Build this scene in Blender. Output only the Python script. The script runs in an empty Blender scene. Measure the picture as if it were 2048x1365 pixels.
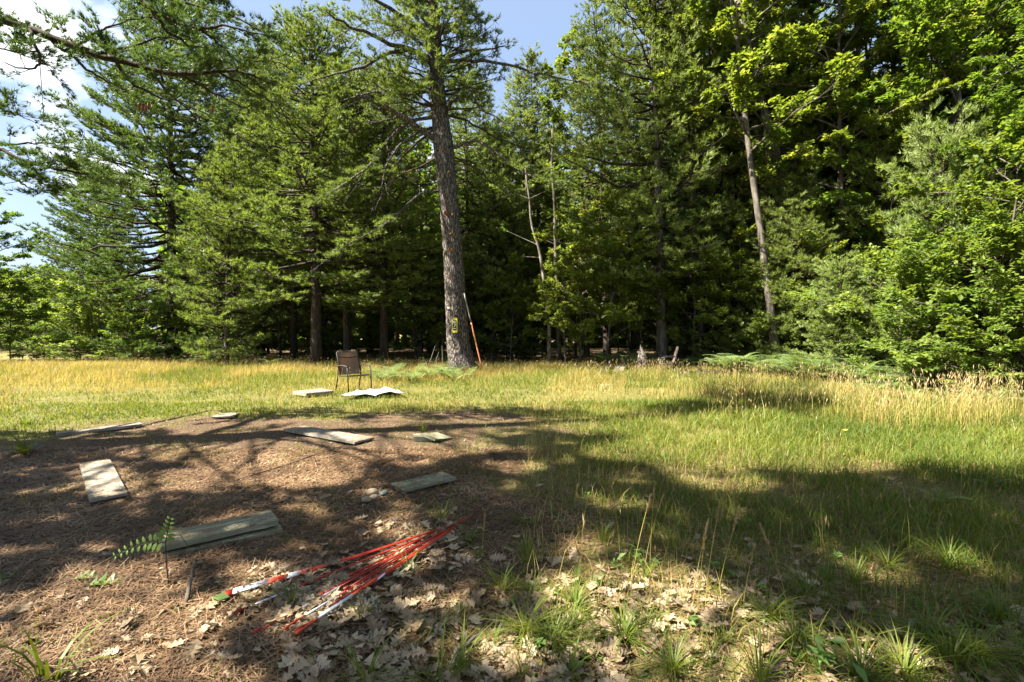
import bpy, math, random
import numpy as np
from mathutils import Vector, Matrix, Euler

C = bpy.context.scene.collection
SC = bpy.context.scene
R = math.radians

# ------------------------------------------------------------------ camera
CAMZ = 1.5; F = 17 / 36 * 2048
PITCH = math.atan((682.5 - 663) / F)
cam = bpy.data.cameras.new('camera'); cam.lens = 17; cam.sensor_width = 36
cam.clip_start = 0.05; cam.clip_end = 3000
co = bpy.data.objects.new('camera', cam); C.objects.link(co)
co.location = (0, 0, CAMZ); co.rotation_euler = (R(90) - PITCH, 0, 0)
SC.camera = co

# ------------------------------------------------------------------ light
SUN_EL = R(50)
SH = np.array([-0.97, -0.22]); SH /= np.linalg.norm(SH)          # horizontal direction towards the sun
SUN = np.array([SH[0] * math.cos(SUN_EL), SH[1] * math.cos(SUN_EL), math.sin(SUN_EL)])
w = bpy.data.worlds.new('World'); SC.world = w; w.use_nodes = True
nt = w.node_tree; nt.nodes.clear()
out = nt.nodes.new('ShaderNodeOutputWorld'); bg = nt.nodes.new('ShaderNodeBackground')
sky = nt.nodes.new('ShaderNodeTexSky'); sky.sky_type = 'NISHITA'; sky.sun_disc = False
sky.sun_elevation = SUN_EL
sky.sun_rotation = math.atan2(SUN[0], SUN[1])
sky.air_density = 1.0; sky.dust_density = 1.6; sky.ozone_density = 1.5
bg.inputs[1].default_value = 0.039
tc = nt.nodes.new('ShaderNodeTexCoord')
mp = nt.nodes.new('ShaderNodeMapping'); mp.inputs['Scale'].default_value = (1, 1, 2.4)
mp.inputs['Location'].default_value = (4.4, 0.2, 0.9)
n1 = nt.nodes.new('ShaderNodeTexNoise'); n1.inputs['Scale'].default_value = 2.3
n1.inputs['Detail'].default_value = 9; n1.inputs['Roughness'].default_value = 0.55
cr = nt.nodes.new('ShaderNodeValToRGB')
cr.color_ramp.elements[0].position = 0.575; cr.color_ramp.elements[1].position = 0.67
mx = nt.nodes.new('ShaderNodeMixRGB'); mx.inputs['Color2'].default_value = (8.2, 8.3, 8.5, 1)
hz = nt.nodes.new('ShaderNodeMixRGB'); hz.inputs['Fac'].default_value = 0.5
hz.inputs['Color2'].default_value = (2.6, 3.4, 4.9, 1)           # thin high veil
L = nt.links.new
L(tc.outputs['Generated'], mp.inputs['Vector']); L(mp.outputs[0], n1.inputs['Vector'])
L(n1.outputs['Fac'], cr.inputs['Fac']); L(cr.outputs[0], mx.inputs['Fac'])
L(sky.outputs[0], hz.inputs['Color1']); L(hz.outputs[0], mx.inputs['Color1'])
L(mx.outputs[0], bg.inputs[0]); L(bg.outputs[0], out.inputs[0])

sl = bpy.data.lights.new('sun', 'SUN'); sl.energy = 5.0; sl.angle = R(0.53); sl.color = (1.0, 0.93, 0.80)
so = bpy.data.objects.new('sun', sl); C.objects.link(so)
so.rotation_euler = Vector(SUN).to_track_quat('Z', 'Y').to_euler(); so.location = (-20, 5, 30)
SC.view_settings.view_transform = 'Standard'; SC.view_settings.look = 'None'
SC.view_settings.exposure = 2.65; SC.view_settings.gamma = 1
SC.view_settings.use_curve_mapping = False
SC.render.engine = 'CYCLES'
SC.cycles.max_bounces = 6; SC.cycles.diffuse_bounces = 4; SC.cycles.transmission_bounces = 4

# ------------------------------------------------------------------ projection helpers
cp, sp = math.cos(PITCH), math.sin(PITCH)
def ray(px, py):
    x = (px - 1024) / F; u = (682.5 - py) / F
    return np.array([x, cp + u * sp, -sp + u * cp])
def gp(px, py, z=0.0):
    d = ray(px, py); t = (z - CAMZ) / d[2]
    return np.array([0, 0, CAMZ]) + d * t
def at(px, py, Y):
    d = ray(px, py); return np.array([0, 0, CAMZ]) + d * (Y / d[1])
def proj(P):
    P = np.asarray(P, float)
    dx = P[..., 0]; dy = P[..., 1]; dz = P[..., 2] - CAMZ
    dep = dy * cp - dz * sp; up = dy * sp + dz * cp
    dep = np.where(dep > 0.05, dep, 0.05)
    return 1024 + F * dx / dep, 682.5 - F * up / dep

def vnoise(x, y, seed=0):
    """cheap smooth value noise"""
    x = np.asarray(x, float); y = np.asarray(y, float)
    xi = np.floor(x); yi = np.floor(y); fx = x - xi; fy = y - yi
    fx = fx * fx * (3 - 2 * fx); fy = fy * fy * (3 - 2 * fy)
    def h(a, b):
        v = np.sin(a * 127.1 + b * 311.7 + seed * 74.7) * 43758.5453
        return v - np.floor(v)
    return (h(xi, yi) * (1 - fx) + h(xi + 1, yi) * fx) * (1 - fy) + (h(xi, yi + 1) * (1 - fx) + h(xi + 1, yi + 1) * fx) * fy
def fbm(x, y, seed=0, o=3):
    s = 0; a = .5; t = 0
    for k in range(o):
        s = s + a * vnoise(x * 2 ** k, y * 2 ** k, seed + k); t += a; a *= .5
    return s / t
def gh(x, y):
    x = np.asarray(x, float); y = np.asarray(y, float)
    b = 0.05 * (fbm(x * .35, y * .35, 3) - .5) + 0.03 * (vnoise(x * 1.7, y * 1.7, 9) - .5)
    mound = 0.10 * np.exp(-(((x - 3.2) / 1.5) ** 2 + ((y - 11.6) / 1.0) ** 2))
    return b + mound

# ------------------------------------------------------------------ mesh helpers
class MB:
    def __init__(s): s.v = []; s.f3 = []; s.f4 = []; s.m3 = []; s.m4 = []; s.n = 0; s.sm = []
    def add(s, v, f3=None, f4=None, m=0):
        v = np.asarray(v, float).reshape(-1, 3)
        s.v.append(v)
        if f3 is not None and len(f3):
            f = np.asarray(f3, np.int64).reshape(-1, 3); s.f3.append(f + s.n); s.m3.append(np.full(len(f), m))
        if f4 is not None and len(f4):
            f = np.asarray(f4, np.int64).reshape(-1, 4); s.f4.append(f + s.n); s.m4.append(np.full(len(f), m))
        s.n += len(v)
    def mesh(s, name, mats, smooth=False):
        me = bpy.data.meshes.new(name)
        if s.n == 0: return me
        v = np.concatenate(s.v)
        f3 = np.concatenate(s.f3) if s.f3 else np.zeros((0, 3), np.int64)
        f4 = np.concatenate(s.f4) if s.f4 else np.zeros((0, 4), np.int64)
        m = np.concatenate([np.concatenate(s.m3) if s.m3 else np.zeros(0), np.concatenate(s.m4) if s.m4 else np.zeros(0)])
        me.vertices.add(len(v)); me.vertices.foreach_set('co', v.astype(np.float32).ravel())
        nl = f3.size + f4.size; npoly = len(f3) + len(f4)
        me.loops.add(nl); me.loops.foreach_set('vertex_index', np.concatenate([f3.ravel(), f4.ravel()]).astype(np.int32))
        me.polygons.add(npoly)
        ls = np.concatenate([np.arange(len(f3)) * 3, f3.size + np.arange(len(f4)) * 4]).astype(np.int32)
        me.polygons.foreach_set('loop_start', ls)
        me.polygons.foreach_set('material_index', m.astype(np.int32))
        me.polygons.foreach_set('use_smooth', np.full(npoly, smooth))
        for mt in (mats if isinstance(mats, (list, tuple)) else [mats]): me.materials.append(mt)
        me.update(calc_edges=True)
        return me
def link(name, me, parent=None, loc=None):
    o = bpy.data.objects.new(name, me); C.objects.link(o)
    if parent is not None: o.parent = parent
    if loc is not None: o.location = loc
    return o
def build(mb, name, mats, parent=None, smooth=False): return link(name, mb.mesh(name, mats, smooth), parent)
def tag(o, label=None, cat=None, group=None, kind=None):
    if label: o['label'] = label
    if cat: o['category'] = cat
    if group: o['group'] = group
    if kind: o['kind'] = kind
    return o
def empty(name, loc, rz=0):
    o = bpy.data.objects.new(name, None); C.objects.link(o); o.location = loc; o.rotation_euler = (0, 0, rz)
    o.empty_display_size = .1; return o
def copy_tree(o, kids, parent=None):
    c = o.copy(); C.objects.link(c)
    if parent is not None: c.parent = parent
    for ch in kids.get(o.name, []): copy_tree(ch, kids, c)
    return c
def kidmap(root):
    d = {}
    def rec(o):
        cs = [x for x in bpy.data.objects if x.parent == o]
        d[o.name] = cs
        for c in cs: rec(c)
    rec(root); return d

def norm(a): a = np.asarray(a, float); return a / (np.linalg.norm(a, axis=-1, keepdims=True) + 1e-9)
def tube(mb, pts, rad, sides=6, m=0, cap=True, jit=None):
    pts = np.asarray(pts, float); n = len(pts)
    rad = np.broadcast_to(np.asarray(rad, float), (n,))
    T = norm(np.gradient(pts, axis=0))
    ref = np.array([0, 0, 1.]) if abs(T[0][2]) < .9 else np.array([1., 0, 0])
    N = norm(np.cross(T, ref)); B = np.cross(T, N)
    a = np.arange(sides) / sides * 2 * math.pi
    ring = pts[:, None] + rad[:, None, None] * (np.cos(a)[None, :, None] * N[:, None] + np.sin(a)[None, :, None] * B[:, None])
    v = ring.reshape(-1, 3)
    i = np.arange(n - 1)[:, None] * sides; j = np.arange(sides)[None]; j2 = (j + 1) % sides
    f = np.stack([i + j, i + j2, i + sides + j2, i + sides + j], -1).reshape(-1, 4)
    f3 = []
    if cap:
        v = np.concatenate([v, pts[:1], pts[-1:]]); c0 = n * sides
        for k in range(sides):
            f3.append((c0, (k + 1) % sides, k)); f3.append((c0 + 1, (n - 1) * sides + k, (n - 1) * sides + (k + 1) % sides))
    mb.add(v, f3, f, m)
def segs(mb, P, Q, r, m=0):
    """many thin 3 sided rods from P to Q at once"""
    P = np.asarray(P); Q = np.asarray(Q); n = len(P)
    if n == 0: return
    T = norm(Q - P); ref = np.tile([.3, .2, 1.], (n, 1)); N = norm(np.cross(T, ref)); B = np.cross(T, N)
    r = np.broadcast_to(np.asarray(r, float), (n,))[:, None]
    V = []
    for k in range(3):
        a = k * 2.0944; V.append(P + r * (math.cos(a) * N + math.sin(a) * B))
    for k in range(3):
        a = k * 2.0944; V.append(Q + .35 * r * (math.cos(a) * N + math.sin(a) * B))
    V = np.stack(V, 1).reshape(-1, 3); b = np.arange(n)[:, None] * 6
    f = np.concatenate([b + np.array(q) for q in ((0, 1, 4, 3), (1, 2, 5, 4), (2, 0, 3, 5))], 0)
    mb.add(V, None, f, m)
def box(mb, c, s, rz=0, m=0, bev=0.0, rot=None):
    x, y, z = s[0] / 2, s[1] / 2, s[2] / 2; b = min(bev, x * .9, y * .9, z * .9)
    if b <= 0:
        v = np.array([(i * x, j * y, k * z) for k in (-1, 1) for j in (-1, 1) for i in (-1, 1)])
        f = [(0, 2, 3, 1), (4, 5, 7, 6), (0, 1, 5, 4), (2, 6, 7, 3), (0, 4, 6, 2), (1, 3, 7, 5)]
    else:
        v = []
        for zz, o in ((-z, b), (-z + b, 0), (z - b, 0), (z, b)):
            for (i, j) in ((-1, -1), (1, -1), (1, 1), (-1, 1)):
                v.append((i * (x - o), j * (y - o), zz))
        v = np.array(v); f = [(3, 2, 1, 0), (12, 13, 14, 15)]
        for k in range(3):
            for q in range(4):
                a = k * 4 + q; bb = k * 4 + (q + 1) % 4; f.append((a, bb, bb + 4, a + 4))
    M = np.array((rot if rot is not None else Euler((0, 0, rz)).to_matrix()))
    mb.add(v @ M.T + np.array(c), None, f, m)

# ------------------------------------------------------------------ materials
def new_mat(name):
    m = bpy.data.materials.new(name); m.use_nodes = True; m.node_tree.nodes.clear()
    o = m.node_tree.nodes.new('ShaderNodeOutputMaterial'); return m, m.node_tree, o
def ramp(t, pts):
    r = t.nodes.new('ShaderNodeValToRGB'); e = r.color_ramp.elements
    e[0].position, e[0].color = pts[0][0], (*pts[0][1], 1); e[1].position, e[1].color = pts[-1][0], (*pts[-1][1], 1)
    for p, c in pts[1:-1]:
        q = e.new(p); q.color = (*c, 1)
    return r
def leaf_mat(name, cols, trans=0.4, tcol=(1.25, 1.3, .55), scale=.8, rough=.5, spec=.25):
    m, t, o = new_mat(name); N = t.nodes.new; K = t.links.new
    g = N('ShaderNodeNewGeometry'); oi = N('ShaderNodeObjectInfo')
    tx = N('ShaderNodeTexCoord')
    nz = N('ShaderNodeTexNoise'); nz.inputs['Scale'].default_value = scale; nz.inputs['Detail'].default_value = 3
    K(tx.outputs['Object'], nz.inputs['Vector'])
    a = N('ShaderNodeMath'); a.operation = 'MULTIPLY_ADD'; a.inputs[1].default_value = .45
    K(g.outputs['Random Per Island'], a.inputs[0])
    b = N('ShaderNodeMath'); b.operation = 'MULTIPLY_ADD'; b.inputs[1].default_value = 1.1; b.inputs[2].default_value = -.42
    K(nz.outputs['Fac'], b.inputs[0]); K(b.outputs[0], a.inputs[2])
    c2 = N('ShaderNodeMath'); c2.operation = 'MULTIPLY_ADD'; c2.inputs[1].default_value = .3; K(oi.outputs['Random'], c2.inputs[0]); K(a.outputs[0], c2.inputs[2])
    r = ramp(t, [(k / (len(cols) - 1), c) for k, c in enumerate(cols)]); K(c2.outputs[0], r.inputs['Fac'])
    p = N('ShaderNodeBsdfPrincipled'); p.inputs['Roughness'].default_value = rough; p.inputs['Specular IOR Level'].default_value = spec
    K(r.outputs[0], p.inputs['Base Color'])
    ml = N('ShaderNodeMixRGB'); ml.blend_type = 'MULTIPLY'; ml.inputs['Fac'].default_value = 1; ml.inputs['Color2'].default_value = (*tcol, 1)
    K(r.outputs[0], ml.inputs['Color1'])
    tr = N('ShaderNodeBsdfTranslucent'); K(ml.outputs[0], tr.inputs['Color'])
    mi = N('ShaderNodeMixShader'); mi.inputs[0].default_value = trans
    K(p.outputs[0], mi.inputs[1]); K(tr.outputs[0], mi.inputs[2]); K(mi.outputs[0], o.inputs[0])
    return m
def surf(name, pts, scale=(4, 4, 4), detail=6, rough=.8, bump=.3, bscale=None, spec=.3, dist=.02, rnd=0.0, metal=0.0):
    m, t, o = new_mat(name); N = t.nodes.new; K = t.links.new
    tx = N('ShaderNodeTexCoord'); mp = N('ShaderNodeMapping'); mp.inputs['Scale'].default_value = scale
    K(tx.outputs['Object'], mp.inputs[0])
    nz = N('ShaderNodeTexNoise'); nz.inputs['Scale'].default_value = 1; nz.inputs['Detail'].default_value = detail; nz.inputs['Roughness'].default_value = .65
    K(mp.outputs[0], nz.inputs['Vector'])
    r = ramp(t, pts); K(nz.outputs['Fac'], r.inputs['Fac'])
    p = N('ShaderNodeBsdfPrincipled'); p.inputs['Roughness'].default_value = rough
    p.inputs['Specular IOR Level'].default_value = spec; p.inputs['Metallic'].default_value = metal
    if rnd:
        oi = N('ShaderNodeObjectInfo'); hs = N('ShaderNodeHueSaturation')
        q = N('ShaderNodeMath'); q.operation = 'MULTIPLY_ADD'; q.inputs[1].default_value = rnd; q.inputs[2].default_value = 1 - rnd / 2
        K(oi.outputs['Random'], q.inputs[0]); K(q.outputs[0], hs.inputs['Value']); K(r.outputs[0], hs.inputs['Color']); K(hs.outputs[0], p.inputs['Base Color'])
    else: K(r.outputs[0], p.inputs['Base Color'])
    if bump:
        bp = N('ShaderNodeBump'); bp.inputs['Strength'].default_value = bump; bp.inputs['Distance'].default_value = dist
        K(nz.outputs['Fac'], bp.inputs['Height']); K(bp.outputs[0], p.inputs['Normal'])
    K(p.outputs[0], o.inputs[0]); return m

M = {}
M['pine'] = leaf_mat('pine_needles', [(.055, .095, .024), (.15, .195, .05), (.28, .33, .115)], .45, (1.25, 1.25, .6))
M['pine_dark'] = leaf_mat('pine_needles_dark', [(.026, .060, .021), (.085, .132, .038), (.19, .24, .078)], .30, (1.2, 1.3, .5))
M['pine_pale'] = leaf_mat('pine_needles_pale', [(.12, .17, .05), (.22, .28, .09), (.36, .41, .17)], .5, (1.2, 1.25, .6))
M['leaf'] = leaf_mat('broad_leaves', [(.038, .080, .014), (.095, .155, .026), (.18, .235, .05)], .55, (1.55, 1.5, .6))
M['leaf_yellow'] = leaf_mat('yellow_green_leaves', [(.045, .085, .016), (.13, .18, .032), (.26, .29, .075)], .55, (1.5, 1.4, .55))
M['leaf_bright'] = leaf_mat('sunny_shrub_leaves', [(.06, .11, .02), (.14, .20, .04), (.26, .31, .09)], .5, (1.5, 1.45, .6))
M['leaf_blue'] = leaf_mat('distant_leaves', [(.05, .09, .02), (.10, .155, .035), (.17, .22, .06)], .55, (1.3, 1.3, .6))
M['fern'] = leaf_mat('fern_fronds', [(.08, .14, .045), (.16, .225, .08), (.29, .34, .17)], .45, (1.4, 1.3, .5))
M['grass'] = leaf_mat('green_grass', [(.045, .080, .010), (.105, .145, .020), (.21, .22, .045)], .42, (1.6, 1.4, .4), scale=.5)
M['gold'] = leaf_mat('dry_golden_grass', [(.20, .165, .045), (.34, .285, .085), (.46, .40, .16)], .42, (1.2, 1.05, .7), scale=.5)
M['straw'] = leaf_mat('straw_seed_heads', [(.24, .17, .075), (.36, .27, .13), (.46, .38, .22)], .3, (1.1, 1., .7), scale=.5)
M['needle'] = leaf_mat('fallen_needles', [(.028, .015, .008), (.13, .075, .037), (.42, .285, .16)], .05, (1, 1, 1), scale=1.5, rough=.6)
M['oak'] = leaf_mat('dry_oak_leaf', [(.075, .045, .022), (.23, .165, .095), (.44, .36, .24)], .15, (1.1, 1, .8), scale=3, rough=.6)
M['green_leaf'] = leaf_mat('fresh_leaf', [(.08, .15, .035), (.13, .21, .05), (.20, .28, .09)], .4, (1.2, 1.2, .5), scale=3)
M['bark'] = surf('pine_bark', [(.3, (.030, .023, .018)), (.5, (.11, .088, .070)), (.7, (.23, .20, .17))], (22, 22, 3.2), 7, .9, 1.0, dist=.03, spec=.1)
def bark_mat():
    m, t, o = new_mat('plated_pine_bark'); N = t.nodes.new; K = t.links.new
    tx = N('ShaderNodeTexCoord'); nz0 = N('ShaderNodeTexNoise'); nz0.inputs['Scale'].default_value = 5; nz0.inputs['Detail'].default_value = 4; K(tx.outputs['Object'], nz0.inputs[0])
    va = N('ShaderNodeVectorMath'); va.operation = 'MULTIPLY_ADD'; va.inputs[1].default_value = (.12, .12, .12); K(nz0.outputs['Color'], va.inputs[0]); K(tx.outputs['Object'], va.inputs[2])
    mp = N('ShaderNodeMapping'); mp.inputs['Scale'].default_value = (17, 17, 3.0); K(va.outputs[0], mp.inputs[0])
    vo = N('ShaderNodeTexVoronoi'); vo.feature = 'DISTANCE_TO_EDGE'; vo.inputs['Scale'].default_value = 1; K(mp.outputs[0], vo.inputs['Vector'])
    v2 = N('ShaderNodeTexVoronoi'); v2.inputs['Scale'].default_value = 1; K(mp.outputs[0], v2.inputs['Vector'])
    nz = N('ShaderNodeTexNoise'); nz.inputs['Scale'].default_value = 40; nz.inputs['Detail'].default_value = 6; K(tx.outputs['Object'], nz.inputs[0])
    r = ramp(t, [(.02, (.026, .017, .011)), (.14, (.115, .078, .052)), (.4, (.175, .130, .092))]); K(vo.outputs['Distance'], r.inputs[0])
    h = N('ShaderNodeMixRGB'); h.blend_type = 'MULTIPLY'; h.inputs[0].default_value = .3; K(r.outputs[0], h.inputs[1]); K(v2.outputs['Color'], h.inputs[2])
    dsat = N('ShaderNodeHueSaturation'); dsat.inputs['Saturation'].default_value = .45; dsat.inputs['Value'].default_value = 1.35; K(h.outputs[0], dsat.inputs['Color'])
    ov = N('ShaderNodeMixRGB'); ov.blend_type = 'OVERLAY'; ov.inputs[0].default_value = .7; K(dsat.outputs[0], ov.inputs[1]); K(nz.outputs['Fac'], ov.inputs[2])
    p = N('ShaderNodeBsdfPrincipled'); p.inputs['Roughness'].default_value = .92; p.inputs['Specular IOR Level'].default_value = .1; K(ov.outputs[0], p.inputs['Base Color'])
    mm = N('ShaderNodeMath'); mm.operation = 'MINIMUM'; mm.inputs[1].default_value = .25; K(vo.outputs['Distance'], mm.inputs[0])
    ad = N('ShaderNodeMath'); ad.operation = 'MULTIPLY_ADD'; ad.inputs[1].default_value = .15; K(nz.outputs['Fac'], ad.inputs[0]); K(mm.outputs[0], ad.inputs[2])
    bp = N('ShaderNodeBump'); bp.inputs['Strength'].default_value = 1; bp.inputs['Distance'].default_value = .12; K(ad.outputs[0], bp.inputs['Height']); K(bp.outputs[0], p.inputs['Normal']); K(p.outputs[0], o.inputs[0]); return m
M['bark'] = bark_mat()
M['bark_grey'] = surf('grey_bark', [(.3, (.028, .024, .02)), (.5, (.085, .073, .06)), (.7, (.18, .16, .135))], (9, 9, 2.2), 7, .9, .6, dist=.02, rnd=.35, spec=.1)
M['bark_dark'] = surf('dark_bark', [(.3, (.018, .014, .011)), (.55, (.052, .040, .032)), (.75, (.10, .08, .065))], (10, 10, 2.2), 6, .9, .6, dist=.02, rnd=.35, spec=.1)
M['bark_pale'] = surf('pale_bark', [(.3, (.06, .05, .04)), (.5, (.14, .122, .10)), (.65, (.27, .245, .21))], (7, 7, 3.5), 7, .85, .4, spec=.1)
M['wood'] = surf('weathered_grey_board', [(.3, (.09, .08, .06)), (.5, (.20, .182, .145)), (.72, (.32, .30, .25))], (3, 40, 10), 7, .85, .5, dist=.006, rnd=.15)
M['wood_green'] = surf('mossy_grey_board', [(.3, (.08, .085, .045)), (.5, (.17, .165, .10)), (.66, (.30, .29, .20))], (3, 34, 10), 7, .9, .5, dist=.006, rnd=.2)
M['endgrain'] = surf('sawn_end_grain', [(.35, (.05, .045, .03)), (.6, (.12, .10, .065))], (30, 30, 30), 5, .9, .4)
M['frame'] = surf('bronze_painted_metal', [(.3, (.018, .013, .010)), (.7, (.04, .03, .022))], (20, 20, 20), 3, .6, .05, spec=.25)
M['blackmetal'] = surf('black_painted_metal', [(.3, (.010, .010, .011)), (.7, (.03, .03, .03))], (20, 20, 20), 3, .4, .05, spec=.5)
M['stone_tan'] = surf('tan_stone', [(.3, (.16, .115, .07)), (.7, (.30, .23, .15))], (14, 14, 14), 5, .8, .2)
M['stone_green'] = surf('greenish_stone', [(.3, (.06, .08, .065)), (.7, (.13, .16, .13))], (14, 14, 14), 5, .7, .2)
M['red'] = surf('red_rod_paint', [(.3, (.30, .018, .009)), (.5, (.42, .03, .014)), (.75, (.48, .07, .04))], (8, 8, 8), 5, .45, .1, rnd=.25)
M['orange'] = surf('orange_rod_paint', [(.3, (.40, .035, .010)), (.5, (.52, .065, .018)), (.75, (.55, .12, .05))], (8, 8, 8), 5, .45, .1, rnd=.2)
M['darkred'] = surf('faded_dark_red_paint', [(.3, (.20, .018, .012)), (.7, (.34, .035, .02))], (8, 8, 8), 5, .5, .1, rnd=.3)
M['white'] = surf('white_reflective_band', [(.3, (.30, .30, .31)), (.5, (.50, .51, .54)), (.7, (.62, .63, .66))], (25, 25, 25), 5, .35, .1)
M['sheet'] = surf('dirty_white_sheet', [(.3, (.15, .13, .115)), (.5, (.27, .25, .235)), (.7, (.36, .345, .335))], (5, 5, 5), 6, .6, .3)
M['yellow'] = surf('yellow_sign_paint', [(.3, (.42, .34, .02)), (.7, (.60, .50, .05))], (30, 30, 30), 4, .5, .05)
M['black'] = surf('black_sign_panel', [(.3, (.012, .016, .014)), (.7, (.025, .032, .028))], (30, 30, 30), 4, .5, .05)
M['cream'] = surf('cream_lettering', [(.3, (.50, .50, .38)), (.7, (.66, .66, .55))], (30, 30, 30), 4, .6, .02)
M['orange_wood'] = surf('orange_painted_wood', [(.3, (.42, .12, .05)), (.7, (.62, .25, .13))], (10, 10, 3), 5, .7, .2)
M['grey_wood'] = surf('grey_bare_wood', [(.3, (.10, .09, .07)), (.7, (.22, .20, .165))], (20, 20, 3), 5, .8, .3)
M['cone'] = surf('pine_cone_scales', [(.3, (.10, .035, .012)), (.7, (.24, .10, .04))], (30, 30, 30), 4, .7, .3)
M['flower'] = surf('yellow_petals', [(.3, (.70, .60, .05)), (.7, (.80, .72, .12))], (30, 30, 30), 2, .6, 0)
def sling_mat():
    m, t, o = new_mat('tan_mesh_fabric'); N = t.nodes.new; K = t.links.new
    tx = N('ShaderNodeTexCoord'); nz = N('ShaderNodeTexNoise'); nz.inputs['Scale'].default_value = 5; nz.inputs['Detail'].default_value = 4
    K(tx.outputs['Object'], nz.inputs['Vector'])
    r = ramp(t, [(.3, (.15, .12, .09)), (.7, (.25, .205, .16))]); K(nz.outputs['Fac'], r.inputs[0])
    wv = N('ShaderNodeTexWave'); wv.inputs['Scale'].default_value = 60
    K(tx.outputs['Object'], wv.inputs['Vector']); bp = N('ShaderNodeBump'); bp.inputs['Strength'].default_value = .3; bp.inputs['Distance'].default_value = .002
    K(wv.outputs['Fac'], bp.inputs['Height'])
    p = N('ShaderNodeBsdfPrincipled'); p.inputs['Roughness'].default_value = .7; K(r.outputs[0], p.inputs['Base Color']); K(bp.outputs[0], p.inputs['Normal'])
    tr = N('ShaderNodeBsdfTranslucent'); tr.inputs[0].default_value = (.42, .28, .17, 1)
    mi = N('ShaderNodeMixShader'); mi.inputs[0].default_value = .5; K(p.outputs[0], mi.inputs[1]); K(tr.outputs[0], mi.inputs[2]); K(mi.outputs[0], o.inputs[0])
    return m
M['sling'] = sling_mat()

# ------------------------------------------------------------------ zones on the ground
def poly_world(pts): return np.array([gp(a, b)[:2] for a, b in pts])
DIRT = poly_world([(-500, 905), (60, 872), (260, 848), (420, 826), (640, 836), (880, 822), (1085, 826), (1110, 862), (1010, 905), (960, 960),
                   (1060, 1010), (1180, 1060), (1130, 1120), (960, 1150), (820, 1200), (700, 1275), (640, 1400), (560, 1700), (-900, 1700)])
def inside(x, y, P):
    x = np.asarray(x, float); y = np.asarray(y, float); c = np.zeros(x.shape, bool); n = len(P)
    for i in range(n):
        x1, y1 = P[i]; x2, y2 = P[(i + 1) % n]
        hit = ((y1 > y) != (y2 > y)) & (x < (x2 - x1) * (y - y1) / (y2 - y1 + 1e-12) + x1); c ^= hit
    return c
def dirt_mask(x, y):
    """1 inside the bare patch, soft noisy edge"""
    s = 0
    for k, (dx, dy) in enumerate(((0, 0), (.25, 0), (-.25, 0), (0, .3), (0, -.3), (.5, .3), (-.5, -.3), (.4, -.3), (-.4, .3))):
        jx = (fbm(x * 1.3, y * 1.3, 5) - .5) * 3.2; jy = (fbm(x * 1.3, y * 1.3, 6) - .5) * 3.0
        s = s + inside(x + dx + jx * .8, y + dy + jy * .6, DIRT)
    return s / 9.0

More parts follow.
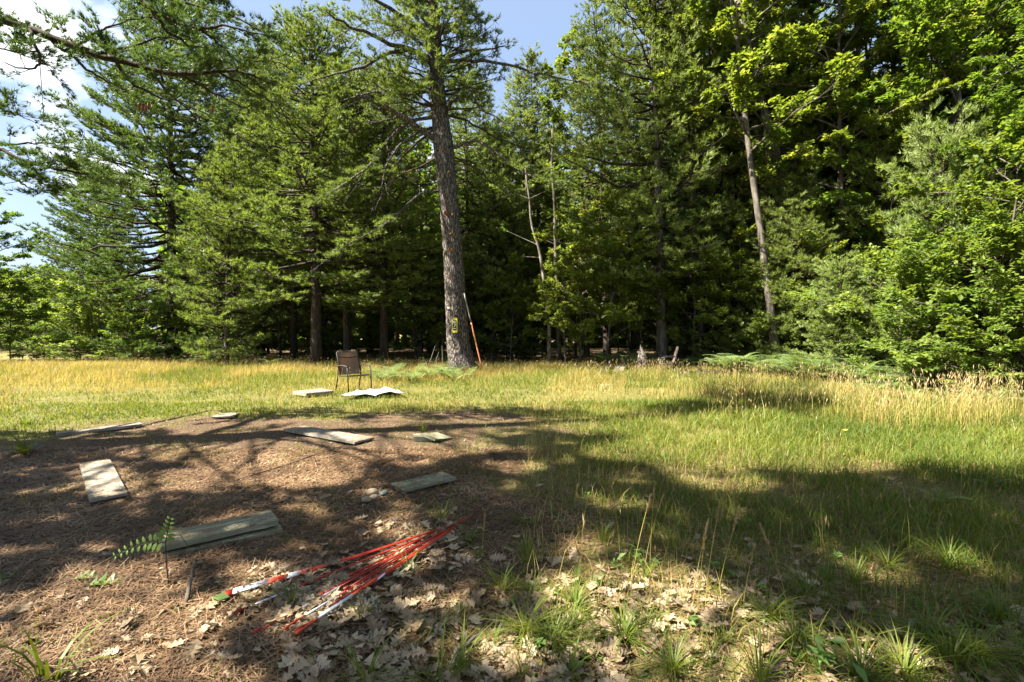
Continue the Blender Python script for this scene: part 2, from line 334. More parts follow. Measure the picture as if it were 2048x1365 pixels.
# ------------------------------------------------------------------ ground sheet
def make_ground():
    xs = np.concatenate([-np.geomspace(700, 16, 26), np.arange(-15, 15.01, .13), np.geomspace(16, 700, 26)])
    ys = np.concatenate([-np.geomspace(60, 1.2, 10), np.arange(0, 16, .11), np.geomspace(16.2, 900, 50)])
    X, Y = np.meshgrid(xs, ys); Z = gh(X, Y) * (np.hypot(X, Y) < 60)
    near = (np.abs(X) < 15) & (Y < 16)
    Z = Z + near * .022 * (fbm(X * 5, Y * 5, 21, 2) - .5)
    v = np.stack([X, Y, Z], -1).reshape(-1, 3); nx = len(xs); ny = len(ys)
    i = np.arange(ny - 1)[:, None] * nx; j = np.arange(nx - 1)[None]
    f = np.stack([i + j, i + j + 1, i + nx + j + 1, i + nx + j], -1).reshape(-1, 4)
    mb = MB(); mb.add(v, None, f)
    m, t, o = new_mat('forest_clearing_soil'); N = t.nodes.new; K = t.links.new
    at_ = N('ShaderNodeAttribute'); at_.attribute_name = 'bare'
    tx = N('ShaderNodeTexCoord')
    def nz(s, d, sc=(1, 1, 1)):
        mp = N('ShaderNodeMapping'); mp.inputs['Scale'].default_value = sc; K(tx.outputs['Object'], mp.inputs[0])
        q = N('ShaderNodeTexNoise'); q.inputs['Scale'].default_value = s; q.inputs['Detail'].default_value = d; q.inputs['Roughness'].default_value = .7
        K(mp.outputs[0], q.inputs[0]); return q
    a = nz(28, 8, (1, 1.6, 1)); b = nz(1.4, 5); c = nz(90, 3, (1.0, .35, 1))
    r1 = ramp(t, [(.28, (.026, .015, .010)), (.5, (.088, .056, .032)), (.72, (.28, .19, .115))]); K(a.outputs['Fac'], r1.inputs[0])
    r2 = ramp(t, [(.3, (.05, .055, .018)), (.5, (.13, .12, .035)), (.7, (.26, .20, .07))]); K(a.outputs['Fac'], r2.inputs[0])
    mx_ = N('ShaderNodeMixRGB'); K(at_.outputs['Fac'], mx_.inputs[0]); K(r2.outputs[0], mx_.inputs[1]); K(r1.outputs[0], mx_.inputs[2])
    ov = N('ShaderNodeMixRGB'); ov.blend_type = 'OVERLAY'; ov.inputs[0].default_value = .45; K(mx_.outputs[0], ov.inputs[1]); K(b.outputs['Fac'], ov.inputs[2])
    # small patches of moss
    ms = nz(2.6, 5); rm = ramp(t, [(.60, (0, 0, 0)), (.68, (.5, .5, .5))]); K(ms.outputs['Fac'], rm.inputs[0])
    mo = N('ShaderNodeMixRGB'); mo.inputs[2].default_value = (.07, .09, .018, 1); K(rm.outputs[0], mo.inputs[0]); K(ov.outputs[0], mo.inputs[1])
    p = N('ShaderNodeBsdfPrincipled'); p.inputs['Roughness'].default_value = .9; p.inputs['Specular IOR Level'].default_value = .15
    K(mo.outputs[0], p.inputs['Base Color'])
    ad = N('ShaderNodeMath'); ad.operation = 'ADD'; K(a.outputs['Fac'], ad.inputs[0]); K(c.outputs['Fac'], ad.inputs[1])
    bp = N('ShaderNodeBump'); bp.inputs['Strength'].default_value = .9; bp.inputs['Distance'].default_value = .03; K(ad.outputs[0], bp.inputs['Height']); K(bp.outputs[0], p.inputs['Normal'])
    K(p.outputs[0], o.inputs[0])
    g = build(mb, 'ground', m, smooth=True); tag(g, 'brown needle covered ground and grassy clearing floor', kind='structure')
    D = dirt_mask(X, Y); D = np.where((Y > 21) & (X > -.75 * Y) & (Y < 75), .9, D)          # forest floor is bare litter too
    D = np.maximum(D, (X > 12) * .6)
    al = g.data.attributes.new('bare', 'FLOAT', 'POINT'); al.data.foreach_set('value', D.reshape(-1).astype(np.float32))
make_ground()

# ------------------------------------------------------------------ foliage primitives
def tufts(mb, P, D, rng, k=6, ln=.11, wd=.012, spread=.55, m=0):
    n = len(P)
    if n == 0: return
    P = np.repeat(P, k, 0); D = np.repeat(norm(D), k, 0)
    d = norm(D + rng.normal(0, spread, P.shape)); l = ln * rng.uniform(.7, 1.15, (len(P), 1))
    s = norm(np.cross(d, rng.normal(0, 1, P.shape))) * wd * .5
    V = np.stack([P - s, P + s, P + d * l], 1).reshape(-1, 3)
    mb.add(V, np.arange(len(V)).reshape(-1, 3), None, m)
def leaves(mb, P, D, rng, size=.09, up=.9, m=0, droop=.25, wr=.62):
    """folded diamond leaves; D = direction of the stalk"""
    n = len(P)
    if n == 0: return
    d = norm(D + rng.normal(0, .5, P.shape) - np.array([0, 0, droop])); nrm = norm(np.array([0, 0, up]) + rng.normal(0, .38, P.shape))
    s = norm(np.cross(d, nrm)); nn = np.cross(s, d)
    L_ = size * rng.uniform(.4, 1.4, (n, 1)); W_ = L_ * wr * .5
    b = P; tip = P + d * L_; mid = P + d * L_ * .45
    V = np.stack([b, mid - s * W_ + nn * L_ * .10, tip, mid + s * W_ + nn * L_ * .10], 1).reshape(-1, 3)
    q = np.arange(n)[:, None] * 4
    f = np.concatenate([q + np.array([0, 1, 2]), q + np.array([0, 2, 3])], 0)
    mb.add(V, f, None, m)
def path_at(path, s):
    n = len(path) - 1; x = np.clip(np.asarray(s) * n, 0, n - 1e-6); i = x.astype(int); f = (x - i)[:, None]
    return path[i] * (1 - f) + path[i + 1] * f, norm(path[i + 1] - path[i])

def needle_limb(path, r0, W, FO, rng, start=.25, gap=.2, tl=.8, tgap=.075, k=6, ln=.11, wd=.012, r1=.006, sides=5, keep=None, flat=.12, m=0, wm=0):
    """a pine limb: wood, side twigs, needle tufts"""
    path = np.asarray(path, float); L_ = np.linalg.norm(np.diff(path, axis=0), axis=1).sum()
    tube(W, path, np.linspace(r0, r1, len(path)) ** 1.0, sides, wm, cap=False)
    nt_ = max(3, int(L_ * (1 - start) / gap)); s = np.linspace(start, 1, nt_) + rng.uniform(-.02, .02, nt_); s = np.clip(s, 0, 1)
    P, T = path_at(path, s)
    up = np.array([0, 0, 1.]); side = norm(np.cross(T, up)) * np.where(np.arange(nt_) % 2 == 0, 1, -1)[:, None]
    a = rng.uniform(.55, 1.15, (nt_, 1)); el = rng.uniform(-.15, .4, (nt_, 1))
    d = norm(T * np.cos(a) + side * np.sin(a) + up * el)
    prof = np.sin(np.clip((s - start) / (1 - start), 0, 1) ** .8 * 2.2 + .65).clip(.35, 1)
    l = (tl * prof * rng.uniform(.55, 1.1, nt_))[:, None]
    Q = P + d * l
    if keep is not None:
        kq = keep(P + (Q - P) * .6, rng); P, T, d, l, Q, side, s = P[kq], T[kq], d[kq], l[kq], Q[kq], side[kq], s[kq]; nt_ = len(P)
        if nt_ == 0: return path
    segs(W, P, Q, .007, wm)
    # sub twigs
    cnt = np.maximum(2, (l[:, 0] / .22).astype(int)); idx = np.repeat(np.arange(nt_), cnt)
    u = rng.uniform(.25, 1, len(idx))[:, None]
    P2 = P[idx] + d[idx] * l[idx] * u
    sd = norm(np.cross(d[idx], up)) * rng.choice([-1, 1], len(idx))[:, None]
    d2 = norm(d[idx] * .75 + sd * .75 + up * rng.uniform(-.1, .45, (len(idx), 1)))
    l2 = (.18 + .30 * l[idx] * (1.1 - u)) * rng.uniform(.6, 1.2, (len(idx), 1))
    Q2 = P2 + d2 * l2
    A = np.concatenate([P + d * l * .35, P2]); B = np.concatenate([Q, Q2]); 
    ll = np.linalg.norm(B - A, axis=1); c2 = np.maximum(2, (ll / tgap).astype(int)); i2 = np.repeat(np.arange(len(A)), c2)
    u = rng.uniform(0, 1.02, (len(i2), 1)); TP = A[i2] + (B - A)[i2] * u + rng.normal(0, .022, (len(i2), 3))
    TD = norm((B - A)[i2]) + up * .35
    if keep is not None:
        kk = keep(TP, rng); TP = TP[kk]; TD = TD[kk]
    tufts(FO, TP, TD, rng, k, ln, wd, .4, m)
    return path

def pine(seed, H, cb, Rm, wgap=.55, per=5, tr=.24, gap=.22, tl=.8, tgap=.08, k=6, ln=.11, wd=.013, dead=True, lean=(0, 0), droop=0., topf=1., trunk_path=None, keep=None, gaps=.12, m=0, pw=.6):
    rng = np.random.default_rng(seed); T_, W, FO = MB(), MB(), MB()
    n = 14; z = np.linspace(-.25, H, n)
    wob = np.cumsum(rng.normal(0, .035, (n, 2)), 0) * (z / H)[:, None].clip(0)
    tp = np.stack([wob[:, 0] + lean[0] * z / H, wob[:, 1] + lean[1] * z / H, z], 1) if trunk_path is None else np.asarray(trunk_path)
    rr = tr * (1 - np.linspace(0, 1, len(tp)) * .93); rr[0] *= 1.35
    tube(T_, tp, rr, 10, 0)
    zz = cb; zs = tp[:, 2]
    while zz < H - .25:
        f = (zz - cb) / (H - cb)
        c0 = np.array([np.interp(zz, zs, tp[:, 0]), np.interp(zz, zs, tp[:, 1]), zz])
        prof = (min(1, .55 + f * 2.2)) * (1 - f) ** pw
        a0 = rng.uniform(0, 6.28); nb = per + rng.integers(-1, 2)
        for b in range(nb):
            if rng.random() < gaps: continue
            a = a0 + b * 6.283 / nb + rng.uniform(-.35, .35); L_ = Rm * prof * rng.uniform(.6, 1.15) + .25
            e0 = R(-8 - droop * 12 + 42 * f ** 1.3 + rng.uniform(-10, 10)); h = np.array([math.cos(a), math.sin(a), 0])
            s = np.linspace(0, 1, 7); curve = rng.uniform(.05, .22)
            pts = c0 + np.outer(s * L_ * math.cos(e0), h) + np.outer(s * L_ * math.sin(e0) + curve * L_ * s ** 2.2 - .06 * L_ * np.sin(s * 3.1), [0, 0, 1])
            pts[1:-1] += rng.normal(0, .03 * L_ ** .5, (5, 3))
            needle_limb(pts, .02 + .012 * L_, W, FO, rng, start=.28 if L_ > 1.5 else .1, gap=gap, tl=min(tl, .3 + L_ * .28), tgap=tgap, k=k, ln=ln, wd=wd, sides=4, keep=keep, m=m)
        zz += wgap * rng.uniform(.7, 1.3) * (1 - .35 * f)
    # leader
    tt = np.linspace(0, 1, 14)[:, None]; P = tp[-1] - np.array([0, 0, .9]) * (1 - tt)
    tufts(FO, np.repeat(P, 3, 0) + rng.normal(0, .04, (42, 3)), np.tile([0, 0, 1.], (42, 1)), rng, k * 2, ln, wd, .6, m)
    if dead:
        for zq in np.arange(1.2, cb, .35):
            for b in range(rng.integers(1, 4)):
                a = rng.uniform(0, 6.28); L_ = rng.uniform(.4, 1.9); c0 = np.array([np.interp(zq, zs, tp[:, 0]), np.interp(zq, zs, tp[:, 1]), zq])
                s = np.linspace(0, 1, 5)[:, None]; dirv = np.array([math.cos(a), math.sin(a), rng.uniform(-.25, .3)])
                pp = c0 + dirv * s * L_ + rng.normal(0, .03, (5, 3)) * s
                tube(W, pp, np.linspace(.014, .003, 5), 3, 0, cap=False)
                for q in range(3):
                    st = pp[rng.integers(1, 4)]; segs(W, st[None], (st + norm(dirv + rng.normal(0, .7, 3)) * L_ * .35)[None], .005)
    return T_, W, FO

def spray(W, FO, P, d, L_, rng, size, n, m=0, flatness=.25):
    """flat spray of leaves along a twig"""
    d = norm(d); up = np.array([0, 0, 1.]); Q = P + d * L_; segs(W, P[None], Q[None], .006)
    side = norm(np.cross(d, up)); k = max(2, n // 5); s = rng.uniform(.2, 1, k); sg = rng.choice([-1, 1], k)
    A = P + np.outer(s * L_, d); B = A + (norm(d * .8 + np.outer(sg, side) * .8 + rng.normal(0, .12, (k, 3)))) * (L_ * .45 * (1.2 - s))[:, None]
    A = np.concatenate([A, P[None] + d * L_ * .2]); B = np.concatenate([B, Q[None]])
    segs(W, A, B, .003)
    i = rng.integers(0, len(A), n); u = rng.uniform(.1, 1.05, (n, 1)); LP = A[i] + (B - A)[i] * u + rng.normal(0, .03, (n, 3))
    LD = norm((B - A)[i]) + np.outer(rng.choice([-1, 1], n), side) * .7
    leaves(FO, LP, LD, rng, size, m=m)
def broad(seed, H, cb, Rm, tr=.14, nl=26, leafn=14000, size=.10, lean=(0, 0), fork=False, m=0, shape='oval', wob=.06):
    rng = np.random.default_rng(seed); T_, W, FO = MB(), MB(), MB()
    n = 12; z = np.linspace(-.2, H * .93, n); w_ = np.cumsum(rng.normal(0, wob, (n, 2)), 0) * (z / H).clip(0)[:, None]
    tp = np.stack([w_[:, 0] + lean[0] * (z / H) ** 1.3 * np.sign(z), w_[:, 1] + lean[1] * z / H, z], 1); tp[0, :2] = tp[1, :2]
    rr = tr * (1 - np.linspace(0, 1, n) * .88); rr[0] *= 1.35; tube(T_, tp, rr, 9, 0)
    tot = 0; limbs = []
    for i in range(nl):
        f = (i + rng.uniform(0, 1)) / nl; zq = cb + (H * .93 - cb) * f
        c0 = np.array([np.interp(zq, z, tp[:, 0]), np.interp(zq, z, tp[:, 1]), zq]); a = i * 2.4 + rng.uniform(-.5, .5)
        prof = math.sin(min(1, .22 + f * .85) * math.pi) ** .7 if shape == 'oval' else (1 - f) ** .6
        L_ = Rm * (prof + .12) * rng.uniform(.65, 1.15); e = R(rng.uniform(5, 45) + 25 * f)
        h = np.array([math.cos(a), math.sin(a), 0]); s = np.linspace(0, 1, 6)
        pts = c0 + np.outer(s * L_ * math.cos(e), h) + np.outer(L_ * math.sin(e) * s - .12 * L_ * s ** 2, [0, 0, 1]) + rng.normal(0, .04 * L_ ** .5, (6, 3)) * s[:, None]
        tube(W, pts, np.linspace(tr * .35 * (1 - f * .6) + .008, .005, 6), 4, 0, cap=False); limbs.append((pts, L_)); tot += L_
    for pts, L_ in limbs:
        nn = int(leafn * L_ / tot); ns = max(3, int(L_ * 3.2)); per = max(4, nn // ns)
        for q in range(ns):
            s = rng.uniform(.25, 1); P, T = path_at(pts, np.array([s])); sd = norm(np.cross(T[0], [0, 0, 1])) * rng.choice([-1, 1])
            d = T[0] * .7 + sd * rng.uniform(.2, 1) + np.array([0, 0, rng.uniform(-.25, .5)])
            spray(W, FO, P[0], d, rng.uniform(.5, 1.1) * min(1, .35 + L_ * .3), rng, size, per, m)
    return T_, W, FO

def make_tree(name, parts, mats, label=None, cat='tree', group=None, loc=(0, 0, 0), rz=0):
    T_, W, FO = parts; r = empty(name, loc, rz); tag(r, label, cat, group)
    build(T_, 'trunk', mats[0], r, True); build(W, 'branches', mats[1], r, True); build(FO, 'crown', mats[2], r)
    return r

# ------------------------------------------------------------------ templates of trees
T0 = {}
def template(key, name, parts, mats):
    r = make_tree(name, parts, mats); T0[key] = [r, kidmap(r), 0]
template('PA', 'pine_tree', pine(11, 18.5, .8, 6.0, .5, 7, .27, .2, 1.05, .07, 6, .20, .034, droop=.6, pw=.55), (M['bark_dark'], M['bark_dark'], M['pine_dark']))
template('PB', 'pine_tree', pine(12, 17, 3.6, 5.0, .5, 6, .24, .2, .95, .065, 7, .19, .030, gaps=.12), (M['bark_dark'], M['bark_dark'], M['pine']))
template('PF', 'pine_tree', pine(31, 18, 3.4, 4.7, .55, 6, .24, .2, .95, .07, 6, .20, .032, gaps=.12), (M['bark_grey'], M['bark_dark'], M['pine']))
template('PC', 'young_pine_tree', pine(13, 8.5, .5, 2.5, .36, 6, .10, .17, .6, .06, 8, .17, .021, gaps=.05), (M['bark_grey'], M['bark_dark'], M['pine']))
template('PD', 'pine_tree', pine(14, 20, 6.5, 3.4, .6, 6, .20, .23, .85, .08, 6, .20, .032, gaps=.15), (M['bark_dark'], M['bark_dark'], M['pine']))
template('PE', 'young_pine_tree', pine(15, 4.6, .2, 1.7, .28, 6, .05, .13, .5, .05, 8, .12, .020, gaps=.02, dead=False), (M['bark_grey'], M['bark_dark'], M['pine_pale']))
template('DA', 'broadleaf_tree', broad(21, 17, 4.5, 3.9, .17, 38, 24000, .16), (M['bark_grey'], M['bark_grey'], M['leaf']))
template('DB', 'broadleaf_tree', broad(22, 20, 7.5, 3.4, .15, 34, 20000, .17, lean=(-1.2, 0)), (M['bark_grey'], M['bark_grey'], M['leaf_yellow']))
template('DC', 'maple_sapling', broad(23, 6.5, .8, 1.9, .045, 30, 12000, .13, wob=.09), (M['bark_grey'], M['bark_grey'], M['leaf_yellow']))
template('DD', 'broadleaf_tree', broad(26, 14, 1.0, 4.2, .18, 46, 42000, .15), (M['bark_dark'], M['bark_dark'], M['leaf']))
template('SA', 'leafy_shrub', broad(24, 2.6, .15, 1.5, .025, 34, 11000, .095, wob=.05), (M['bark_grey'], M['bark_grey'], M['leaf_bright']))
template('SB', 'leafy_shrub', broad(25, 3.8, .2, 1.9, .03, 38, 15000, .11, wob=.06), (M['bark_grey'], M['bark_grey'], M['leaf_bright']))
template('DF', 'distant_tree', broad(27, 13, 1.0, 5.0, .2, 46, 22000, .32), (M['bark_dark'], M['bark_dark'], M['leaf_blue']))

rnd = random.Random(5)
def plant(key, px=None, Y=None, X=None, s=1., sz=None, rz=None, lean=0., label='', group=None, name=None, cat='tree', leany=0., mats=None):
    if X is None: X = (px - 1024) / F * Y
    t = T0[key]; first = t[2] == 0; t[2] += 1
    r = t[0] if first else copy_tree(t[0], t[1])
    r.location = (X, Y, float(gh(X, Y))); r.scale = (s, s, sz or s)
    a = rnd.uniform(0, 6.28) if rz is None else rz
    r.rotation_euler = (Matrix.Rotation(R(lean), 3, 'Y') @ Matrix.Rotation(R(leany), 3, 'X') @ Matrix.Rotation(a, 3, 'Z')).to_euler()
    for k in ('label', 'group'):
        if k in r: del r[k]
    r['category'] = cat; tag(r, label, cat, group)
    if name: r.name = name
    return r
# named conifers
plant('PA', 345, 24.5, s=1.0, rz=2.2, label='tall dark spreading pine with layered boughs at the left edge of the woods')
plant('PC', 452, 21, s=1.0, sz=1.12, rz=.5, label='slim bluish young pine in front of the dark spreading pine', name='young_pine_tree')
plant('PB', 632, 20.5, s=1.04, sz=.86, rz=1.0, label='sunlit bright green pine left of the large trunk, with long level boughs')
plant('PB', 768, 22.5, s=.9, sz=.80, rz=4.0, label='pine with a thick reddish brown bare lower trunk, close left of the signed pine')
plant('PF', 1325, 21, s=1.02, sz=1.12, rz=3.0, lean=-1.5, label='tall pine with straight grey trunk and bright bough tips right of centre')
plant('PD', 1090, 27, s=.85, rz=1.0, lean=-3, label='narrow spire topped pine rising against the sky right of the large pine')
plant('PE', 1890, 13.4, s=1.1, sz=1.55, rz=1., label='pale green young pine catching sun above the bushes at the right', cat='tree')
plant('PE', 1680, 15.5, s=.8, rz=2.2, label='small soft pine low in the shade of the right hand bushes', cat='tree')
plant('PC', 1560, 20, s=1.0, sz=1.3, rz=2.6, label='shaded feathery pine standing beneath the leaning pale trunk')
plant('PC', 1588, 18.2, s=.85, rz=.9, label='feathery pine hiding the foot of the pale leaning trunk')
plant('PC', 1740, 18, s=1.15, sz=1.2, rz=.3, label='feathery pine with pale sunlit bough ends on the right')
plant('PD', 1640, 24, s=1.0, rz=.2, lean=-3, label='tall pine with a mottled straight trunk right of the leaning pale trunk')
plant('PD', 1860, 19, s=1.0, rz=2.2, lean=-4, label='tall pine with a scaly grey trunk at the upper right')
plant('PD', 1500, 26, s=1.0, rz=5., lean=-3, group='pines deep in the woods', label='tall straight forest pine standing deep in the woods')
plant('PA', 1440, 24, s=.85, sz=1.15, rz=4.4, lean=-2, label='dense pine overhanging the dark gap right of the straight grey trunk')
plant('PA', 200, 33, s=.7, rz=3.3, label='smaller dark pine far back at the left behind the spreading pine')
plant('PA', 520, 30, s=1.0, rz=1.3, label='tall pine behind the sunlit bright green pine')
plant('PC', 985, 25, s=1.25, sz=1.4, rz=1.3, label='green pine filling the gap just right of the signed trunk')
# named broadleaf
plant('DB', 1600, 19.5, s=1.0, rz=0.0, lean=-6.5, label='leaning pale grey forked trunk tree among the pines on the right')
plant('DB', 1175, 27, s=.95, rz=.5, label='light yellow green maple between the large pine and the right pine')
plant('DC', 1215, 20.8, s=1.15, rz=.2, label='bright yellow green maple sapling lit up inside the woods')
plant('DC', 1160, 21.6, s=1.15, rz=2.2, label='taller maple sapling left of the straight grey pine trunk')
plant('DC', 1285, 21.9, s=1.1, rz=4.2, label='small leafy sapling behind the straight grey pine trunk')
plant('DD', -35, 24, s=.64, rz=.2, label='leafy green tree cut by the left edge of the picture')
plant('DD', 2130, 11.5, s=.72, rz=1.4, label='large leaved maple hanging into the picture at the right edge')
plant('DC', 2010, 11.3, s=1.05, rz=1.0, label='sunny yellow green sapling crowding the right edge')
for px, Y, s, rz in ((60, 60, .75, 0), (125, 52, .62, 1), (95, 70, .9, 2), (10, 66, .8, 3.), (170, 64, .6, 4), (-60, 60, .9, 5), (235, 70, .7, 5), (-160, 66, 1., 1.5)):
    plant('DF', px, Y, s=s, rz=rz, label='hazy green tree far off beyond the open field', group='far trees beyond the field', cat='tree', name='distant_tree')
for px, Y, s, k, lb in ((205, 25, 1.15, 'SB', 'round sunlit bush at the foot of the dark spreading pine'), (150, 29, 1.1, 'SB', 'yellow green bush at the left of the field'),
                     (260, 23, .9, 'SA', 'low bush under the drooping boughs of the spreading pine'), (20, 25, 1.2, 'SB', 'dense bush under the leafy tree at the left edge'),
                     (95, 34, 1., 'SB', 'small bush in the gap at the far end of the field'), (1440, 19.5, .55, 'SA', 'pale little bush lit in the shade right of the leaning chair'),
                     (1590, 18.6, .9, 'SB', 'leafy bush hiding the foot of the pale leaning trunk'), (1530, 19.6, .8, 'SA', 'low bush left of the foot of the pale leaning trunk'),
                     (330, 24, 1., 'SA', 'dim bush in front of the spreading pine trunk')):
    plant(k, px, Y, s=s, label=lb, cat='bush')
for i in range(16):
    px = -120 + i * 25 + rnd.uniform(-10, 10)
    plant('SB' if i % 2 else 'SA', px, rnd.uniform(34, 46), s=rnd.uniform(1.0, 1.6), label='low green bush along the far side of the open field', group='bushes beyond the field', cat='bush', name='field_bush')
# interior woods: rows of slender trunks, shared labels
rngf = np.random.default_rng(77); cnt = 0
for row, (Y0, dY, npx) in enumerate(((25.5, 2.2, 15), (31, 2.5, 15), (38, 3, 13), (47, 4, 10))):
    for i in range(npx):
        px = 430 + (2250 - 430) * (i + rngf.uniform(.1, .9)) / npx; Y = Y0 + rngf.uniform(-dY, dY)
        if row == 0 and px < 560: continue
        k = 'PD' if (rngf.random() < (.75 if px < 1050 else .38)) else ('DB' if rngf.random() < .5 else 'DA')
        # keep the tree line lower where the sky shows
        s = 1.0
        if px < 1240: s = rngf.uniform(.78, .92) if row < 2 else rngf.uniform(.8, 1.0)
        if row >= 2: s *= 1.15
        if 880 < px < 1180: s *= .92
        plant(k, px, Y, s=s, lean=rngf.uniform(-3, .5) if px > 1050 else rngf.uniform(-1.5, 1),
              group='pines deep in the woods' if k == 'PD' else 'broadleaf trees deep in the woods',
              label='tall straight forest pine standing deep in the woods' if k == 'PD' else 'tall leafy forest tree standing deep in the woods')
for i in range(11):                                                # right flank, nearer and higher
    px = 1570 + i * 54 + rngf.uniform(-16, 16); Y = 18 + rngf.uniform(0, 4.5) - i * .25
    plant('DA' if i % 2 else 'DB', px, Y, s=rngf.uniform(.85, 1.1), lean=rngf.uniform(-6, -2), group='leafy trees of the right hand woods',
          label=['tall leafy tree with a thin grey trunk in the right hand woods', 'yellow green leafy tree in the woods on the right'][(i + 1) % 2])
# understorey saplings and shrubs
for i in range(46):
    px = 540 + (i % 34) * 46 + rngf.uniform(-25, 25); Y = rngf.uniform(24.5, 34) if i < 34 else rngf.uniform(30, 42)
    plant(rngf.choice(['DC', 'SB', 'DC', 'PC']), px, Y, s=rngf.uniform(.7, 1.15), group='saplings under the forest trees', cat='sapling',
          label='leafy sapling growing in the shade under the forest trees')
for i in range(15):
    px = 1500 + i * 45 + rngf.uniform(-20, 20); Y = 20.5 - (px - 1500) * .0125 + rngf.uniform(-.7, 1.2)
    plant('SB' if i % 3 else 'DC', px, Y, s=rngf.uniform(.75, 1.2), group='saplings along the right hand wood edge', cat='sapling',
          label='green sapling in the shaded thicket along the right edge of the clearing')
for px, Y, s, k, lb in ((1800, 14.2, 1.0, 'SB', 'broad leafy bush sprawling at the right edge of the clearing'), (1900, 12.4, 1.05, 'SB', 'sun flecked leafy bush in front of the pale young pine'),
                     (2000, 11.3, 1.1, 'SB', 'tall leafy bush touching the right picture edge'), (1750, 15.5, .95, 'SA', 'low leafy bush left of the sprawling right hand bush'),
                     (2060, 10.6, .95, 'SA', 'shaded bush in the lower right corner of the woods'), (1690, 17, .8, 'SA', 'small leafy bush behind the ferns on the right'),
                     (1930, 11.8, .9, 'SA', 'dark low bush beneath the sun flecked bush')):
    plant(k, px, Y, s=s, label=lb, cat='bush')

for px, Y, s, lb in ((1130, 21.0, .8, 'short yellow green maple sapling just right of the pale thin leaning trunk'), (1385, 20.4, .95, 'sunlit leafy sapling behind the leaning far chair'), (1470, 19.6, .9, 'light green sapling between the far chair and the feathery pine'), (1020, 22.6, .8, 'small light green sapling just right of the large pine trunk')):
    plant('DC', px, Y, s=s, label=lb, cat='sapling')
# slim trunks one can pick out right of the signed pine
def slim(pts, Y, r0, r1, label, mat, bare=4, group=None):
    P = np.array([at(a, b, Y) for a, b in pts]); P[0, 2] = -.2; base = P[0].copy(); P -= base; s = np.linspace(0, 1, 14)
    Q, _ = path_at(P, s); rng = np.random.default_rng(int(pts[0][0])); Q[1:-1, :2] += rng.normal(0, .03, (12, 2))
    r = empty('slim_tree', tuple(base)); tag(r, label, 'tree', group)
    T_ = MB(); tube(T_, Q, np.linspace(r0, r1, 14), 9); build(T_, 'trunk', mat, r, True)
    W = MB(); FO = MB()
    for k in range(bare * 2):
        i = rng.integers(5, 14); a = rng.uniform(0, 6.28); L_ = rng.uniform(.4, 1.6); d = np.array([math.cos(a), math.sin(a), rng.uniform(-.1, .6)])
        pp = Q[i] + np.outer(np.linspace(0, 1, 4), d * L_); tube(W, pp, np.linspace(.016, .004, 4), 4, cap=False)
        if i > 6: spray(W, FO, pp[-1], d, .7, rng, .12, 40)
    build(W, 'branches', mat, r, True); build(FO, 'crown', M['leaf'], r)
slim([(1100, 705), (1095, 600), (1078, 500), (1062, 440), (1050, 330)], 21.5, .10, .03, 'thin pale leaning trunk standing right of the signed pine', M['bark_pale'])
slim([(1120, 705), (1114, 560), (1108, 430), (1105, 330), (1104, 260)], 22.5, .11, .04, 'thin straight dark trunk beside the pale leaning one', M['bark_grey'])
slim([(1600, 640), (1575, 440), (1545, 280), (1515, 160), (1472, -10)], 19.5, .20, .12, 'pale mottled trunk leaning left across the upper right', M['bark_pale'])
slim([(1870, 560), (1868, 290), (1845, 120), (1832, -20)], 17.5, .19, .13, 'thick scaly grey trunk at the upper right', M['bark_grey'])
slim([(1665, 640), (1655, 400), (1640, 200), (1622, 20)], 20.5, .16, .10, 'mottled grey trunk between the pale leaning trunk and the scaly trunk', M['bark_grey'])
slim([(1445, 700), (1432, 520), (1410, 380), (1385, 200)], 22, .10, .05, 'thin dark trunk left of the pale mottled leaning trunk', M['bark_dark'])

for a, b, Y in (((1760, 600), (1712, 40), 18.5), ((1925, 420), (1885, 10), 16.5), ((1985, 380), (1948, 10), 16.), ((1702, 600), (1672, 100), 19), ((1402, 640), (1372, 220), 21), ((1800, 500), (1782, 60), 18), ((1545, 640), (1520, 260), 21.5), ((1470, 660), (1455, 300), 22)):
    slim([(a[0] + (a[0] - b[0]) * .12, 690), a, ((a[0] + b[0]) / 2 + 6, (a[1] + b[1]) / 2), b], Y, .11, .07, 'dark slim trunk leaning left in the right hand woods', M['bark_grey'] if Y < 18.8 else M['bark_dark'], 3, 'dark slim trunks of the right hand woods')
for px, t, Y in ((968, 470, 25), (990, 420, 24.3), (1012, 480, 26), (1034, 450, 24.8), (1052, 420, 27), (1150, 500, 25), (1215, 420, 24.5), (1262, 430, 25), (700, 560, 25), (830, 540, 24.5), (560, 570, 24.5)):
    slim([(px, 705), (px - 2, 620), (px - 5, t + 60), (px - 6, t - 120)], Y, .075, .04, 'thin straight dark trunk in the shade behind the large pine', M['bark_dark'], 3, 'thin dark trunks behind the large pine')

# a far mass of woods that closes the view between the trunks
def far_woods():
    rng = np.random.default_rng(3); FO = MB(); n = 62000
    px = rng.uniform(330, 2600, n); Y = rng.uniform(42, 60, n); X = (px - 1024) / F * Y; Z = rng.uniform(0, 1, n) ** .8 * (13 + 4 * vnoise(X * .15, Y * .1, 4))
    P = np.stack([X, Y, Z], 1); leaves(FO, P, rng.normal(0, 1, P.shape), rng, 1.1, wr=.85)
    n = 22000; a = rng.uniform(-.2, 1., n); X = 24 + rng.uniform(0, 7, n) + a * 4; Y = 4 + a * 46; Z = rng.uniform(0, 17, n)
    P = np.stack([X, Y, Z], 1); leaves(FO, P, rng.normal(0, 1, P.shape), rng, .6, wr=.8)
    o = build(FO, 'far_woods', M['leaf']); tag(o, 'dense dim mass of far woods behind the trees', 'woods', kind='stuff')
far_woods()

